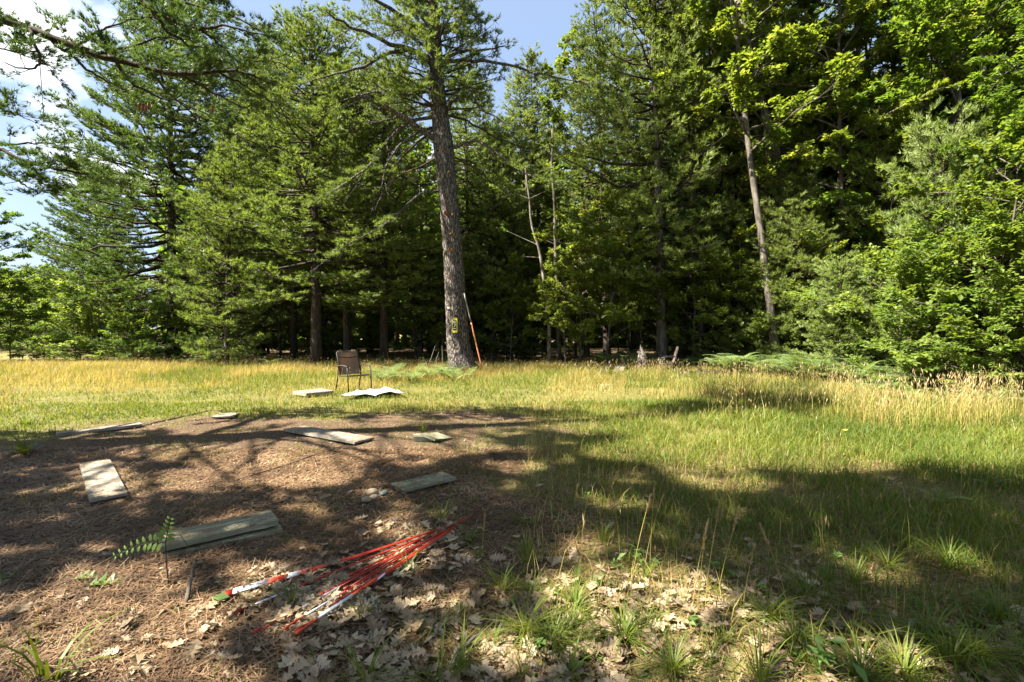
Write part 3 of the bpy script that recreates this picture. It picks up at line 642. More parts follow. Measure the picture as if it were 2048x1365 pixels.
# ------------------------------------------------------------------ main pine (with the sign)
YM = 18.0
def I(pts, Y0=YM, Y1=None, n=None):
    k = len(pts); Ys = np.linspace(Y0, Y0 if Y1 is None else Y1, k); return np.array([at(a, b, y) for (a, b), y in zip(pts, Ys)])
def main_pine():
    rng = np.random.default_rng(2); base = at(921, 728, YM); base[2] = 0
    root = empty('signed_pine_tree', tuple(base)); tag(root, 'large pine in the clearing with a yellow and black sign on its trunk', 'tree')
    rows = [(950, 748, 66), (925, 735, 56), (921, 712, 50), (917, 690, 46), (914, 640, 42.), (909, 560, 39), (903, 470, 37), (896, 390, 36), (891, 330, 38), (887, 290, 38), (882, 250, 34), (876, 200, 30), (873, 140, 26), (871, 70, 22), (866, 0, 20), (862, -90, 17), (858, -220, 13), (855, -380, 7), (853, -470, 2)]
    c = np.array([at(921 if r[0] == 950 else r[0], r[1], YM) for r in rows]); rad = np.array([r[2] / 2 * YM / F for r in rows])
    c[0] = (base[0], base[1], -.2); hh = np.linspace(0, 1, 260); zs = np.interp(hh, np.linspace(0, 1, len(c)), c[:, 2]) ; zs = np.sort(zs)
    cx = np.interp(zs, c[:, 2], c[:, 0]); cy = np.interp(zs, c[:, 2], c[:, 1]); rr = np.interp(zs, c[:, 2], rad)
    S = 56; a = np.linspace(0, 2 * math.pi, S, endpoint=False); A, Z = np.meshgrid(a, zs)
    ridg = np.abs(fbm(A * 6.5 + .9 * vnoise(A * 3, Z * 3, 2), Z * 4.2, 8, 2) - .5) * 2
    flare = .16 * np.clip(1 - Z / .5, 0, 1) ** 2 * (1 + np.sin(A * 5 + 1))
    ridg = np.where(A > 6.0, ridg * (2 * math.pi - A) / .283, ridg) 
    RR = rr[:, None] * (1 + .05 * (fbm(A * 1.3, Z * 1.1, 3, 2) - .5)) + (.030 * np.clip(ridg * 2, 0, 1) - .01) * np.clip(rr / .3, .2, 1)[:, None] + flare
    V = np.stack([cx[:, None] + RR * np.cos(A), cy[:, None] + RR * np.sin(A), Z], -1).reshape(-1, 3) - base
    i = np.arange(len(zs) - 1)[:, None] * S; j = np.arange(S)[None]; j2 = (j + 1) % S
    f = np.stack([i + j, i + j2, i + S + j2, i + S + j], -1).reshape(-1, 4)
    T_ = MB(); T_.add(V, None, f); build(T_, 'trunk', M['bark'], root, True)
    # knots / whorl scars
    for (px, py, r) in ((893, 425, .07), (905, 430, .05), (903, 500, .09), (890, 425, .05), (902, 468, .04), (908, 470, .05), (886, 300, .07), (897, 345, .05)):
        K_ = MB(); p = at(px, py, YM - .36) - base; tube(K_, [p + [0, .12, 0], p, p + [0, -.05, -.02]], [r * 1.2, r, r * .5], 8)
        build(K_, 'knot', M['cone'], root, True)
    brs = [  # (image polyline, depth start, depth end, r0, r1, foliage start or None)
        ([(872, 280), (850, 265), (815, 240), (770, 215), (735, 197), (714, 190)], 18, 16.5, .12, .05, None),
        ([(868, 235), (830, 240), (800, 255), (765, 290), (735, 335), (700, 362), (655, 392), (620, 410)], 18, 15.8, .07, .012, .42),
        ([(868, 255), (835, 266), (800, 290), (778, 320), (766, 350), (764, 385), (758, 402)], 18, 16.6, .06, .008, None),
        ([(880, 383), (850, 384), (825, 400), (800, 423), (770, 450), (735, 470), (690, 492), (650, 520)], 18, 15.6, .055, .01, .45),
        ([(903, 297), (930, 288), (955, 281), (985, 300), (1015, 325), (1045, 347), (1080, 361), (1115, 366)], 18, 16.4, .07, .01, .6),
        ([(893, 222), (905, 205), (930, 192), (952, 203), (965, 220), (990, 233), (1015, 248), (1025, 262)], 18, 16.8, .075, .01, .85),
        ([(890, 125), (930, 120), (975, 123), (1020, 130), (1060, 143), (1110, 155), (1160, 165), (1200, 168)], 18, 16.2, .07, .01, .45),
        ([(890, 118), (910, 106), (940, 100), (975, 100), (1010, 92)], 18, 17.4, .07, .02, .8),
        ([(860, 85), (820, 45), (775, 15), (730, -10), (690, -30)], 18, 16.5, .11, .02, .5),
        ([(878, 95), (862, 55), (835, 25), (815, -5), (800, -40)], 18, 17., .09, .02, .6),
        ([(866, 130), (830, 100), (780, 88), (735, 65), (700, 52), (668, 35), (655, 25)], 18, 15.5, .10, .02, .45),
        ([(868, 120), (825, 100), (780, 105), (735, 130), (690, 146), (650, 155), (600, 170)], 18, 15.8, .09, .01, .35),
        ([(870, 215), (840, 207), (800, 205), (760, 212)], 18, 17., .035, .008, .5),
        ([(870, 165), (840, 150), (800, 145), (760, 150), (720, 165)], 18, 17., .05, .008, .3),
        ([(885, 175), (915, 170), (940, 175), (955, 190)], 18, 17.4, .04, .008, .4),
        ([(868, 50), (840, 50), (800, 60), (765, 75)], 18, 16.6, .06, .01, .2),
        ([(868, 20), (900, 15), (935, 20), (960, 40)], 18, 17., .06, .01, .2),
        ([(878, 150), (850, 170), (815, 185), (780, 200)], 18, 16.2, .05, .01, .25),
        ([(878, 70), (905, 62), (930, 70), (950, 85)], 18, 16.8, .05, .01, .2),
        ([(875, 210), (830, 215), (780, 240), (720, 250), (660, 270)], 18.2, 19.5, .06, .01, .3),
        ([(880, 250), (840, 280), (790, 330), (730, 360), (680, 400)], 18.2, 19.8, .05, .01, .4),
        ([(884, 310), (850, 330), (800, 350), (740, 400), (700, 440)], 18.2, 19.6, .045, .01, .4),
        ([(872, 180), (820, 190), (760, 180), (690, 200), (620, 230)], 18.2, 19.2, .06, .01, .3),
        ([(890, 230), (930, 240), (980, 270), (1030, 290), (1070, 300)], 18.2, 19.4, .05, .01, .35),
        ([(895, 310), (940, 330), (990, 370), (1040, 400)], 18.2, 19.2, .04, .01, .4),
        ([(868, 110), (810, 60), (740, 40), (680, 70)], 18, 18.8, .06, .01, .25),
    ]
    FO = MB()
    for pts, y0, y1, r0, r1, fs in brs:
        W = MB(); path = I(pts, y0, y1) - base; s = np.linspace(0, 1, 16); Q, _ = path_at(path, s); Q[2:-1] += rng.normal(0, .018, (13, 3))
        if fs is None:
            tube(W, Q, np.linspace(r0, r1, 16), 7)
        else: needle_limb(Q, r0, W, FO, rng, start=fs, gap=.13, tl=.95, tgap=.045, k=8, ln=.14, wd=.018, r1=r1, sides=7)
        # bare hanging twigs
        for q in range(9):
            st, T = path_at(Q, np.array([rng.uniform(.2, .95)])); d = norm(T[0] * .5 + rng.normal(0, .5, 3) + np.array([-.1, 0, -.7])); L_ = rng.uniform(.3, 1.1)
            pp = st[0] + np.outer(np.linspace(0, 1, 4), d * L_) + rng.normal(0, .03, (4, 3)) * np.linspace(0, 1, 4)[:, None]; tube(W, pp, np.linspace(.012, .003, 4), 3, cap=False)
            for q2 in range(3): segs(W, pp[rng.integers(1, 4)][None], (pp[rng.integers(1, 4)] + norm(d + rng.normal(0, .5, 3)) * .3)[None], .004)
        build(W, 'branch', M['bark'] if r0 > .05 else M['bark_dark'], root, True)
    # upper crown
    W = MB(); zz = 9.7
    while zz < 21.5:
        f = (zz - 10.3) / 11.2; n = 6
        c0 = np.array([np.interp(zz, zs, cx), np.interp(zz, zs, cy), zz]) - base; a0 = rng.uniform(0, 6.28)
        for b in range(n):
            a = a0 + b * 6.283 / n + rng.uniform(-.3, .3); L_ = (1.9 if zz < 13.5 else 4.6) * min(1, 1 - f) ** .7 * rng.uniform(.6, 1.15) + .4; e = R(5 + 40 * f); h = np.array([math.cos(a), math.sin(a), 0])
            s = np.linspace(0, 1, 7); pts = c0 + np.outer(s * L_ * math.cos(e), h) + np.outer(s * L_ * math.sin(e) + .12 * L_ * s ** 2, [0, 0, 1])
            needle_limb(pts, .03 + .01 * L_, W, FO, rng, start=.12 if zz < 14 else .3, gap=.16 if zz < 14 else .22, tl=.85, tgap=.065, k=7, ln=.19, wd=.024, sides=4)
        zz += .6
    build(W, 'upper_branches', M['bark_dark'], root, True)
    build(FO, 'crown', M['pine'], root)
main_pine()

# ------------------------------------------------------------------ overhanging pine, trunk left of the frame
LIT = [(600, 898, 300, 16), (420, 905, 150, 14), (500, 955, 170, 16), (560, 925, 130, 14), (215, 965, 45, 34), (680, 868, 90, 18), (880, 885, 85, 12), (960, 850, 60, 14),
       (1230, 800, 130, 22), (1210, 850, 110, 14), (1650, 905, 360, 34), (1950, 880, 220, 46), (1500, 860, 160, 22), (1160, 1085, 60, 26), (1240, 1010, 60, 10), (1040, 935, 60, 10),
       (60, 1230, 110, 70), (260, 1170, 170, 34), (330, 1240, 190, 40), (130, 1335, 210, 60), (380, 1345, 120, 40), (560, 1180, 90, 40), (620, 1230, 120, 34), (760, 1120, 100, 20),
       (900, 1200, 130, 24), (1100, 1190, 100, 36), (1270, 1160, 190, 36), (1000, 1310, 150, 46), (1260, 1250, 130, 34), (1440, 1220, 130, 42), (1530, 1300, 190, 42), (1330, 1340, 160, 40), (1750, 1345, 160, 34), (1880, 1320, 90, 24),
       (590, 1110, 60, 12), (540, 1205, 60, 30), (860, 1290, 70, 16), (40, 1110, 60, 12), (560, 1340, 100, 20)]
def lit_zone(px, py):
    k = ((py < 836) & (px < 1100)) | ((py < 800) & (px < 1340)) | ((py < 862) & (px < 420)) | (py < 775) | ((py < 850) & (px > 1650))
    for cx, cy, rx, ry in LIT:
        g = 1.35 if cy < 1000 else 1.1
        k |= (((px - cx) / (rx * g)) ** 2 + ((py - cy) / (ry * g)) ** 2) < 1
    return k
def over_keep_factory(root, generic):
    def keep(TP, rng):  # shapes the unseen crown: drops foliage that would shade the lit zones
        P = TP + root; t = P[:, 2] / SUN[2]; G = P - SUN * t[:, None]; G[:, 2] = 0
        gx, gy = proj(G); n = vnoise(G[:, 0] * 2.2, G[:, 1] * 2.2, 31)
        lit = lit_zone(gx + (n - .5) * 60, gy + (n - .5) * 18) & (G[:, 1] > 1.2) & (rng.random(len(P)) < .97)
        # small crown gaps that let light flecks fall everywhere
        fl = vnoise(G[:, 0] * 3.1, G[:, 1] * 3.1, 12) > .84
        fl |= (vnoise(G[:, 0] * 1.7, G[:, 1] * 2.3, 55) > .82) & (G[:, 0] > .5)
        lit &= ~((gy > 1000) & (vnoise(G[:, 0] * 4.1, G[:, 1] * 4.1, 19) < .22))
        if generic:
            px, py = proj(P); vis = (P[:, 1] > .5) & (px > -30) & (px < 2080) & (py > -40) & (py < 900)
            return ~(lit | vis | fl)
        return ~(lit & (rng.random(len(P)) < .35))
    return keep
def overhang_pine(seed=8, base=np.array([-10.6, 5.4, 0.]), limbs=True, Rm=7.4, z0=4.5, H=20.5, label='pine whose long dark limbs hang into the top left of the picture'):
    rng = np.random.default_rng(seed); root = empty('overhanging_pine_tree', tuple(base))
    tag(root, label, 'tree')
    T_ = MB(); z = np.linspace(-.2, 21, 16); tube(T_, np.stack([z * 0, z * 0, z], 1), np.linspace(.42, .05, 16), 14); build(T_, 'trunk', M['bark'], root, True)
    FO = MB(); W = MB(); kg = over_keep_factory(base, True); kv = over_keep_factory(base, False)
    zz = z0
    while zz < H:
        f = (zz - z0) / (H - z0); c0 = np.array([0, 0, zz]); a0 = rng.uniform(0, 6.28); n = 9
        for b in range(n):
            a = a0 + b * 6.283 / n + rng.uniform(-.3, .3); L_ = Rm * (min(1, .75 + f)) * (1 - f) ** .55 * rng.uniform(.7, 1.12) + .4; e = R(2 + 36 * f); h = np.array([math.cos(a), math.sin(a), 0])
            s = np.linspace(0, 1, 9); pts = c0 + np.outer(s * L_ * math.cos(e), h) + np.outer(s * L_ * math.sin(e) + .1 * L_ * s ** 2, [0, 0, 1])
            pw = pts + base; px, py = proj(pw); vis = (px > -20) & (px < 2050) & (py > -20) & (py < 800)
            tt_ = pw[:, 2] / SUN[2]; gx_, gy_ = proj(np.stack([pw[:, 0] - SUN[0] * tt_, pw[:, 1] - SUN[1] * tt_, pw[:, 2] * 0], 1))
            if lit_zone(gx_, gy_)[2:].mean() > .55: continue
            if vis.any():
                q = int(np.argmax(vis))
                if q < 3: continue
                pts = pts[:q]
            needle_limb(pts, .012 + .006 * L_, W, FO, rng, start=.15, gap=.2, tl=1.05, tgap=.07, k=6, ln=.18, wd=.066, sides=4, keep=kg)
        zz += .55
    build(W, 'upper_branches', M['bark_dark'], root, True)
    if not limbs:
        build(FO, 'crown', M['pine_dark'], root); return
    vis = [([(-250, -20), (-100, 15), (0, 38), (90, 70), (190, 110), (260, 128), (350, 150), (400, 148), (470, 142), (540, 165)], 7.6, 7.8, .085, .012, .28),
           ([(60, 58), (68, 85), (80, 115), (72, 135), (50, 142), (10, 125)], 7.6, 7.2, .028, .008, .3),
           ([(90, 70), (140, 110), (190, 150), (230, 170), (290, 205)], 7.6, 8.2, .03, .006, .3),
           ([(230, 120), (255, 160), (300, 190), (360, 205), (430, 235)], 7.7, 8.4, .03, .006, .25),
           ([(360, 150), (410, 175), (460, 205), (510, 225)], 7.8, 8.4, .025, .006, .2),
           ([(190, 110), (250, 95), (320, 75), (390, 85)], 7.6, 7.9, .025, .006, .4),
           ([(150, -120), (220, -40), (290, 10), (350, 45), (400, 58), (450, 52), (530, 70)], 7.8, 7.4, .06, .008, .3),
           ([(260, -10), (320, -5), (400, 12), (470, 35), (520, 60)], 7.4, 7.2, .03, .006, .3),
           ([(300, 15), (330, 60), (380, 95), (440, 100)], 7.6, 7.9, .03, .006, .3),
           ([(-120, 270), (-40, 285), (0, 300), (60, 325), (120, 340), (190, 350), (240, 365)], 8.2, 8., .045, .008, .3),
           ([(-40, 285), (30, 290), (90, 285), (150, 305)], 8.2, 8.3, .02, .006, .3),
           ([(-60, 310), (0, 345), (40, 365), (75, 385)], 8.2, 7.7, .025, .006, .2),
           ([(-120, 180), (-30, 210), (20, 225), (60, 240)], 8., 7.8, .02, .006, .4),
           ([(430, 145), (480, 165), (530, 195), (560, 230)], 7.8, 8.4, .02, .006, .1),
           ([(400, 58), (440, 90), (480, 130), (500, 160)], 7.6, 8.2, .02, .006, .1),
           ([(150, 95), (200, 60), (260, 40), (330, 30)], 7.6, 8.0, .02, .006, .3),
           ([(300, 140), (330, 180), (380, 225), (400, 250)], 7.8, 8.4, .02, .006, .1),
           ([(470, 142), (520, 120), (560, 125), (600, 150)], 7.8, 8.2, .015, .006, .1),
           ([(120, 340), (170, 330), (210, 320)], 8.2, 8.5, .015, .006, .1),
           ([(40, 330), (90, 370), (140, 385)], 8.2, 8.0, .015, .006, .1),
           ([(-100, 60), (-20, 90), (30, 105), (80, 100)], 7.6, 7.4, .02, .006, .4)]
    for pts, y0, y1, r0, r1, fs in vis:
        Wb = MB(); path = I(pts, y0, y1) - base; s = np.linspace(0, 1, 18); Q, _ = path_at(path, s); Q[1:-1] += rng.normal(0, .012, (16, 3))
        if pts[0][0] < 0 and r0 > .04: Q = np.concatenate([[[.2, 0, Q[0][2] + .3]], Q])
        needle_limb(Q, r0, Wb, FO, rng, start=fs, gap=.10, tl=.80, tgap=.022, k=10, ln=.10, wd=.0095, r1=r1, sides=8, keep=kv)
        build(Wb, 'branch', M['bark_dark'], root, True)
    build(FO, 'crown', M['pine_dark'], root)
    # cluster of cones hanging from the limb
    for k, (px, py) in enumerate(((278, 213), (285, 215), (291, 217), (297, 212), (425, 218))):
        K_ = MB(); p = at(px, py, 8.0) - base
        tube(K_, [p + [0, 0, .06], p + [0, 0, .04], p + [0, 0, .0], p + [0, 0, -.05], p + [0, 0, -.08]], [.004, .016, .022, .017, .003], 8)
        build(K_, 'pine_cone', M['cone'], root, True)
    # second call: unseen pine added beside the camera to thicken the shade
overhang_pine()
added_shade_pine = overhang_pine(9, np.array([-6.8, -.4, 0.]), False, 5.6, 6.5, 17.5, 'unseen pine added beside the camera to cast shade over the right foreground')

# ------------------------------------------------------------------ grasses
def blades(mb, P, h, w, bend, rng, m=0, az=None):
    n = len(P); a = rng.uniform(0, 6.28, n) if az is None else az; d = np.stack([np.cos(a), np.sin(a), np.zeros(n)], 1)
    s = np.stack([-np.sin(a), np.cos(a), np.zeros(n)], 1); tw = rng.normal(0, .9, n)[:, None]; s = norm(s + d * tw)
    h = h[:, None]; w_ = w[:, None] * .5; b = bend[:, None] * h; up = np.array([0, 0, 1.])
    q = P + up * h * .52 + d * b * .28; t = P + up * h * (1 - .25 * bend[:, None] ** 2) + d * b
    V = np.stack([P - s * w_, P + s * w_, q + s * w_ * .8, q - s * w_ * .8, t], 1).reshape(-1, 3)
    i = np.arange(n)[:, None] * 5
    mb.add(V, np.concatenate([i + np.array([3, 2, 4])]), i + np.array([0, 1, 2, 3]), m)
    return t, d
def seed_heads(mb, t, d, ln, w, rng, m=0):
    n = len(t); ax = norm(d * .35 + np.array([0, 0, 1.]) + rng.normal(0, .18, t.shape)); b = t - ax * ln[:, None] * .3; e = t + ax * ln[:, None] * .7; mid = (b + e) / 2
    s1 = norm(np.cross(ax, rng.normal(0, 1, t.shape))) * (w[:, None] * .5); s2 = np.cross(ax, s1)
    V = np.stack([b, mid + s1, mid + s2, mid - s1 * .8, e], 1).reshape(-1, 3); i = np.arange(n)[:, None] * 5
    f = np.concatenate([i + np.array(q) for q in ((0, 1, 2), (0, 2, 3), (0, 3, 1), (1, 4, 2), (2, 4, 3), (3, 4, 1))]); mb.add(V, f, None, m)
def scatter(px0, px1, Y0, Y1, n, rng, p=1.):
    """uniform in area over the visible wedge"""
    Y = np.sqrt(rng.uniform(Y0 ** 2, Y1 ** 2, n)); px = rng.uniform(px0, px1, n); X = (px - 1024) / F * Y
    return X, Y, px
def make_grass():
    rng = np.random.default_rng(40)
    G = MB(); D_ = MB()
    def put(mb, X, Y, hm, wm, bm, m=0):
        n = len(X); P = np.stack([X, Y, gh(X, Y) - .01], 1)
        return blades(mb, P, hm * rng.uniform(.5, 1.3, n), wm * rng.uniform(.7, 1.3, n), np.abs(rng.normal(bm, bm * .5, n)), rng, m)
    # short green turf, near and middle
    X, Y, px = scatter(-150, 2200, 1.7, 10, 175000, rng); dm = dirt_mask(X, Y)
    cl = fbm(X * 1.6, Y * 1.6, 14); right = np.clip((X - .2) / 1.5, 0, 1)
    dens = (1 - dm) * (.45 + .55 * right) * np.clip(cl * 2.6 - .55, .12, 1) ; dens = np.where(Y < 3.2, dens * np.where(X > 1.6, .75, .5), dens)
    k = rng.random(len(X)) < dens; X, Y = X[k], Y[k]
    put(G, X, Y, .085 + .09 * np.clip((X - .5) / 3, 0, 1), .0035 + .0008 * Y, .6)
    # sparse in the bare patch
    X, Y, px = scatter(-150, 1300, 1.7, 9, 60000, rng); dm = dirt_mask(X, Y); k = (dm > .3) & (fbm(X * 1.9, Y * 1.9, 44, 2) > .60) & (rng.random(len(X)) < .4); put(G, X[k], Y[k], .07, .005, .6)
    # mid and back of the clearing
    X, Y, px = scatter(-150, 2250, 8.5, 21.5, 160000, rng); dm = dirt_mask(X, Y)
    z = fbm(X * .45, Y * .45, 17); green = np.clip((z - .42) * 5 + .6 * (px > 1250) + .5 * np.exp(-((px - 420) / 260.) ** 2) * (Y < 17) - .35 * (px < 330), 0, 1)
    tall = np.clip((Y - 11.5) / 5, .05, 1) + .35 * (px > 1300) * (Y < 13); k = (rng.random(len(X)) < (1 - dm) * (1.0 - .4 * (X > 9.5)) * np.where(Y < 13, np.clip(fbm(X * 1.5, Y * 1.5, 91, 2) * 3 - .7, .25, 1), 1))
    X, Y, green, tall = X[k], Y[k], green[k], tall[k]; g = rng.random(len(X)) < green * .75 + .22
    n1_ = g; put(G, X[n1_], Y[n1_], .10 + .10 * tall[n1_], .011, .5)
    n2_ = ~g; put(D_, X[n2_], Y[n2_], .12 + .17 * tall[n2_], .010, .38)
    # seeding stems at the back
    X, Y, px = scatter(-100, 2200, 11, 21, 12000, rng); k = rng.random(len(X)) < np.clip(fbm(X * .8, Y * .8, 51) * 4 - 1.8, .03, 1); X, Y = X[k], Y[k]; n = len(X)
    t, d = put(D_, X, Y, .46, .006, .18); seed_heads(D_, t, d, rng.uniform(.05, .09, n), rng.uniform(.008, .014, n), rng, 1)
    # tall golden stands on the right
    for (cx, cy, rx, ry, cnt_, hm) in ((1430, 790, 100, 16, 500, .5), (1600, 800, 110, 14, 550, .56), (1860, 850, 170, 20, 750, .58), (1990, 838, 120, 20, 550, .6), (1720, 845, 120, 14, 250, .48), (1520, 770, 120, 8, 400, .46), (1260, 760, 120, 8, 500, .42), (1560, 835, 150, 14, 350, .42)):
        a = rng.uniform(0, 6.28, cnt_); r_ = np.sqrt(rng.uniform(0, 1, cnt_)); q = np.array([gp(cx + rx * u * math.cos(b), cy + ry * u * math.sin(b)) for u, b in zip(r_, a)])
        kk = fbm(q[:, 0] * 1.6, q[:, 1] * 1.6, 83, 2) > .45; q = q[kk]; cnt_ = len(q); t, d = put(D_, q[:, 0], q[:, 1], hm * 1.1, .0065, .32); seed_heads(D_, t, d, rng.uniform(.06, .11, cnt_), rng.uniform(.010, .017, cnt_), rng, 1)
        put(G, q[:, 0] + .05, q[:, 1], hm * .55, .007, .5)
    # scattered stems, nearer
    X, Y, px = scatter(1050, 2100, 2.6, 9, 420, rng); n = len(X); t, d = put(D_, X, Y, .34, .0035, .3); seed_heads(D_, t, d, rng.uniform(.04, .08, n), rng.uniform(.006, .010, n), rng, 1)
    X, Y, px = scatter(1050, 2150, 2.2, 9.5, 9000, rng); put(D_, X, Y, .17, .004, .5)
    o = build(G, 'green_grass', M['grass']); tag(o, 'green grass growing thinly over the clearing floor', 'grass', kind='stuff')
    o = build(D_, 'dry_grass', [M['gold'], M['straw']]); tag(o, 'dry golden seeding grass over the back of the clearing', 'grass', kind='stuff')
make_grass()

# ------------------------------------------------------------------ grass tufts and stalks that stand out
def tuft_mesh(seed, n, h, w, bend, mat='grass'):
    rng = np.random.default_rng(seed); mb = MB(); a = rng.uniform(0, 6.28, n); r_ = rng.uniform(0, .035, n); P = np.stack([r_ * np.cos(a), r_ * np.sin(a), np.full(n, -.01)], 1)
    # arching three segment blades
    for p, aa in zip(P, a):
        L_ = h * rng.uniform(.35, 1.25); b = bend * rng.uniform(.3, 1.6); s = np.linspace(0, 1, 5); d = np.array([math.cos(aa), math.sin(aa), 0]); sd = np.array([-d[1], d[0], 0])
        c = p + np.outer(L_ * b * s ** 1.8, d) + np.outer(L_ * (s - .45 * b * s ** 2.2), [0, 0, 1.]); ww = w * .5 * np.array([.8, 1, .9, .6, .05]); V = np.stack([c - sd * ww[:, None], c + sd * ww[:, None]], 1).reshape(-1, 3)
        f = [(2 * q, 2 * q + 1, 2 * q + 3, 2 * q + 2) for q in range(4)]; mb.add(V, None, f)
    return mb.mesh('grass_tuft', M[mat])
TM = [tuft_mesh(1, 30, .24, .006, .9), tuft_mesh(2, 20, .20, .0065, 1.1), tuft_mesh(3, 70, .26, .008, 1.0), tuft_mesh(4, 13, .18, .010, .8)]
def ground_thing(name, me, px, py, s, rz, label, cat, group=None):
    p = gp(px, py); o = link(name, me, None, (p[0], p[1], float(gh(p[0], p[1])))); o.scale = (s, s, s); o.rotation_euler = (0, 0, rz); tag(o, label, cat, group); return o
tl_ = [(50, 905, 2, 1.3, 'dense dark green grass clump at the left edge of the bare patch'), (885, 1045, 0, 1., 'arching grass clump just above the far ends of the red rods'),
       (580, 1215, 3, 1.0, 'green grass sprouting between the lower red and white rods'), (1000, 1185, 0, .9, 'upright bright grass tuft in the leaves right of the rods'),
       (1110, 1270, 1, 1.1, 'large arching grass tuft among sunlit oak leaves'), (815, 1150, 1, .9, 'grass tuft beside the lower rods'), (725, 1240, 3, .8, 'small grass tuft below the rods'),
       (870, 1260, 1, .9, 'grass tuft in shaded leaves below the rods'), (730, 1365, 0, 1., 'grass clump at the bottom edge left of centre'), (880, 1370, 1, 1.2, 'spreading grass clump at the bottom edge near the centre'),
       (95, 1360, 3, 1.5, 'broad bladed grass shoot in the lower left corner'), (845, 862, 3, 1.3, 'small green tuft behind the dark timber blocks'), (50, 850, 2, 1.2, 'bright green clump at the left edge behind the dark clump'),
       (1140, 1345, 3, 1., 'short bright tuft at the bottom centre among leaves'), (1520, 1365, 0, 1.1, 'sunlit yellow green tuft at the bottom right of centre'), (1620, 1330, 1, .9, 'leafy grass tuft in the lower right'),
       (960, 1120, 3, .7, 'small tuft in the bare needles right of the rods'), (1250, 1120, 0, .8, 'thin tuft beside the small leafy seedlings')]
for i, (px, py, k, s, lb) in enumerate(tl_): ground_thing('grass_tuft', TM[k], px, py, s, i * 1.3, lb, 'grass tuft')
rngt = np.random.default_rng(9)
for i in range(70):
    px = rngt.uniform(900, 2048); py = rngt.uniform(1020, 1360); ground_thing('grass_tuft', TM[int(rngt.integers(0, 4))], px, py, rngt.uniform(.5, .95), rngt.uniform(0, 6), 'small green grass tuft in the shaded grass and leaves', 'grass tuft', 'small grass tufts in the foreground')
def stalk_thing(px, py, h, lean, label):
    p = gp(px, py); rng = np.random.default_rng(int(px)); r = empty('seeding_grass_stalk', (p[0], p[1], 0)); tag(r, label, 'grass stalk')
    s = np.linspace(0, 1, 7); c = np.stack([lean * h * s ** 1.5, 0 * s, h * s], 1); W = MB(); tube(W, c, np.linspace(.0028, .0015, 7), 4); build(W, 'stem', M['gold'], r)
    H_ = MB(); T = norm(c[-1] - c[-2]); tt = rng.uniform(0, 1, 46)[:, None]; P = c[-1] + T * (tt - .35) * .11
    tufts(H_, P, np.tile(T, (46, 1)), rng, 2, .024, .005, .28); build(H_, 'seed_head', M['straw'], r)
for px, py, h, ln, lb in ((1240, 1125, .42, -.1, 'tall thin seeding stalk left of the foreground stalk group'), (1262, 1190, .50, .18, 'dry seeding stalk, first of the foreground group'),
                      (1300, 1135, .47, .05, 'dry seeding stalk with the highest straight head in the foreground group'), (1290, 1140, .40, .22, 'dry seeding stalk leaning right in the foreground group'),
                      (1385, 1225, .42, .15, 'pale straw stalk above sunlit leaves'), (1410, 1225, .52, .12, 'tall straw stalk with a feathery head beside the sunlit leaves'), (1395, 1235, .38, .08, 'short straw stalk at the back of the sunlit leaves'),
                      (1430, 1240, .50, .2, 'bent straw stalk leaning right over the leaves'), (1485, 1230, .30, .15, 'short seeding stalk right of the straw stalks'), (965, 1110, .2, .05, 'single short dry stalk in the bare needles'),
                      (1575, 1225, .40, -.3, 'leaning thin stalk in the dark grass on the right')):
    stalk_thing(px, py, h, ln, lb)

# ------------------------------------------------------------------ needle litter
def litter():
    rng = np.random.default_rng(61); mb = MB()
    X, Y, px = scatter(-100, 2100, 1.75, 6.2, 170000, rng); keepp = rng.random(len(X)) < np.clip(2.6 / Y, .2, 1) * np.where(dirt_mask(X, Y) > .3, 1, .35); X, Y = X[keepp], Y[keepp]; n = len(X)
    P = np.stack([X, Y, gh(X, Y) + rng.uniform(-.004, .022, n)], 1); a = rng.uniform(0, 6.28, n); d = norm(np.stack([np.cos(a), np.sin(a), rng.normal(0, .22, n)], 1)); s = np.stack([-np.sin(a), np.cos(a), 0 * a], 1)
    l = rng.uniform(.03, .065, (n, 1)) ; b = rng.normal(0, .2, (n, 1)); w_ = (.0007 + .00045 * Y)[:, None]
    mid = P + s * b * l; V = np.stack([P - d * l - s * w_, P - d * l + s * w_, P + d * l + s * (b * l + w_), P + d * l + s * (b * l - w_)], 1).reshape(-1, 3)
    mb.add(V, None, np.arange(len(V)).reshape(-1, 4)); o = build(mb, 'fallen_pine_needles', M['needle']); tag(o, 'red brown fallen pine needles matting the bare ground', 'pine needles', kind='stuff')
litter()
def debris():
    rng = np.random.default_rng(71); mb = MB(); X, Y, px = scatter(-100, 2100, 1.75, 9.0, 9000, rng); k = (dirt_mask(X, Y) > .4) | (rng.random(len(X)) < .25); X, Y = X[k], Y[k]; n = len(X)
    P = np.stack([X, Y, gh(X, Y) + .012], 1); a = rng.uniform(0, 6.28, n); d = np.stack([np.cos(a), np.sin(a), rng.normal(0, .25, n)], 1); leaves(mb, P, d, rng, .026, up=.8, droop=0., wr=.6)
    o = build(mb, 'bark_and_leaf_crumbs', M['oak']); tag(o, 'small pale crumbs of bark and leaf scattered over the bare ground', 'debris', kind='stuff')
debris()

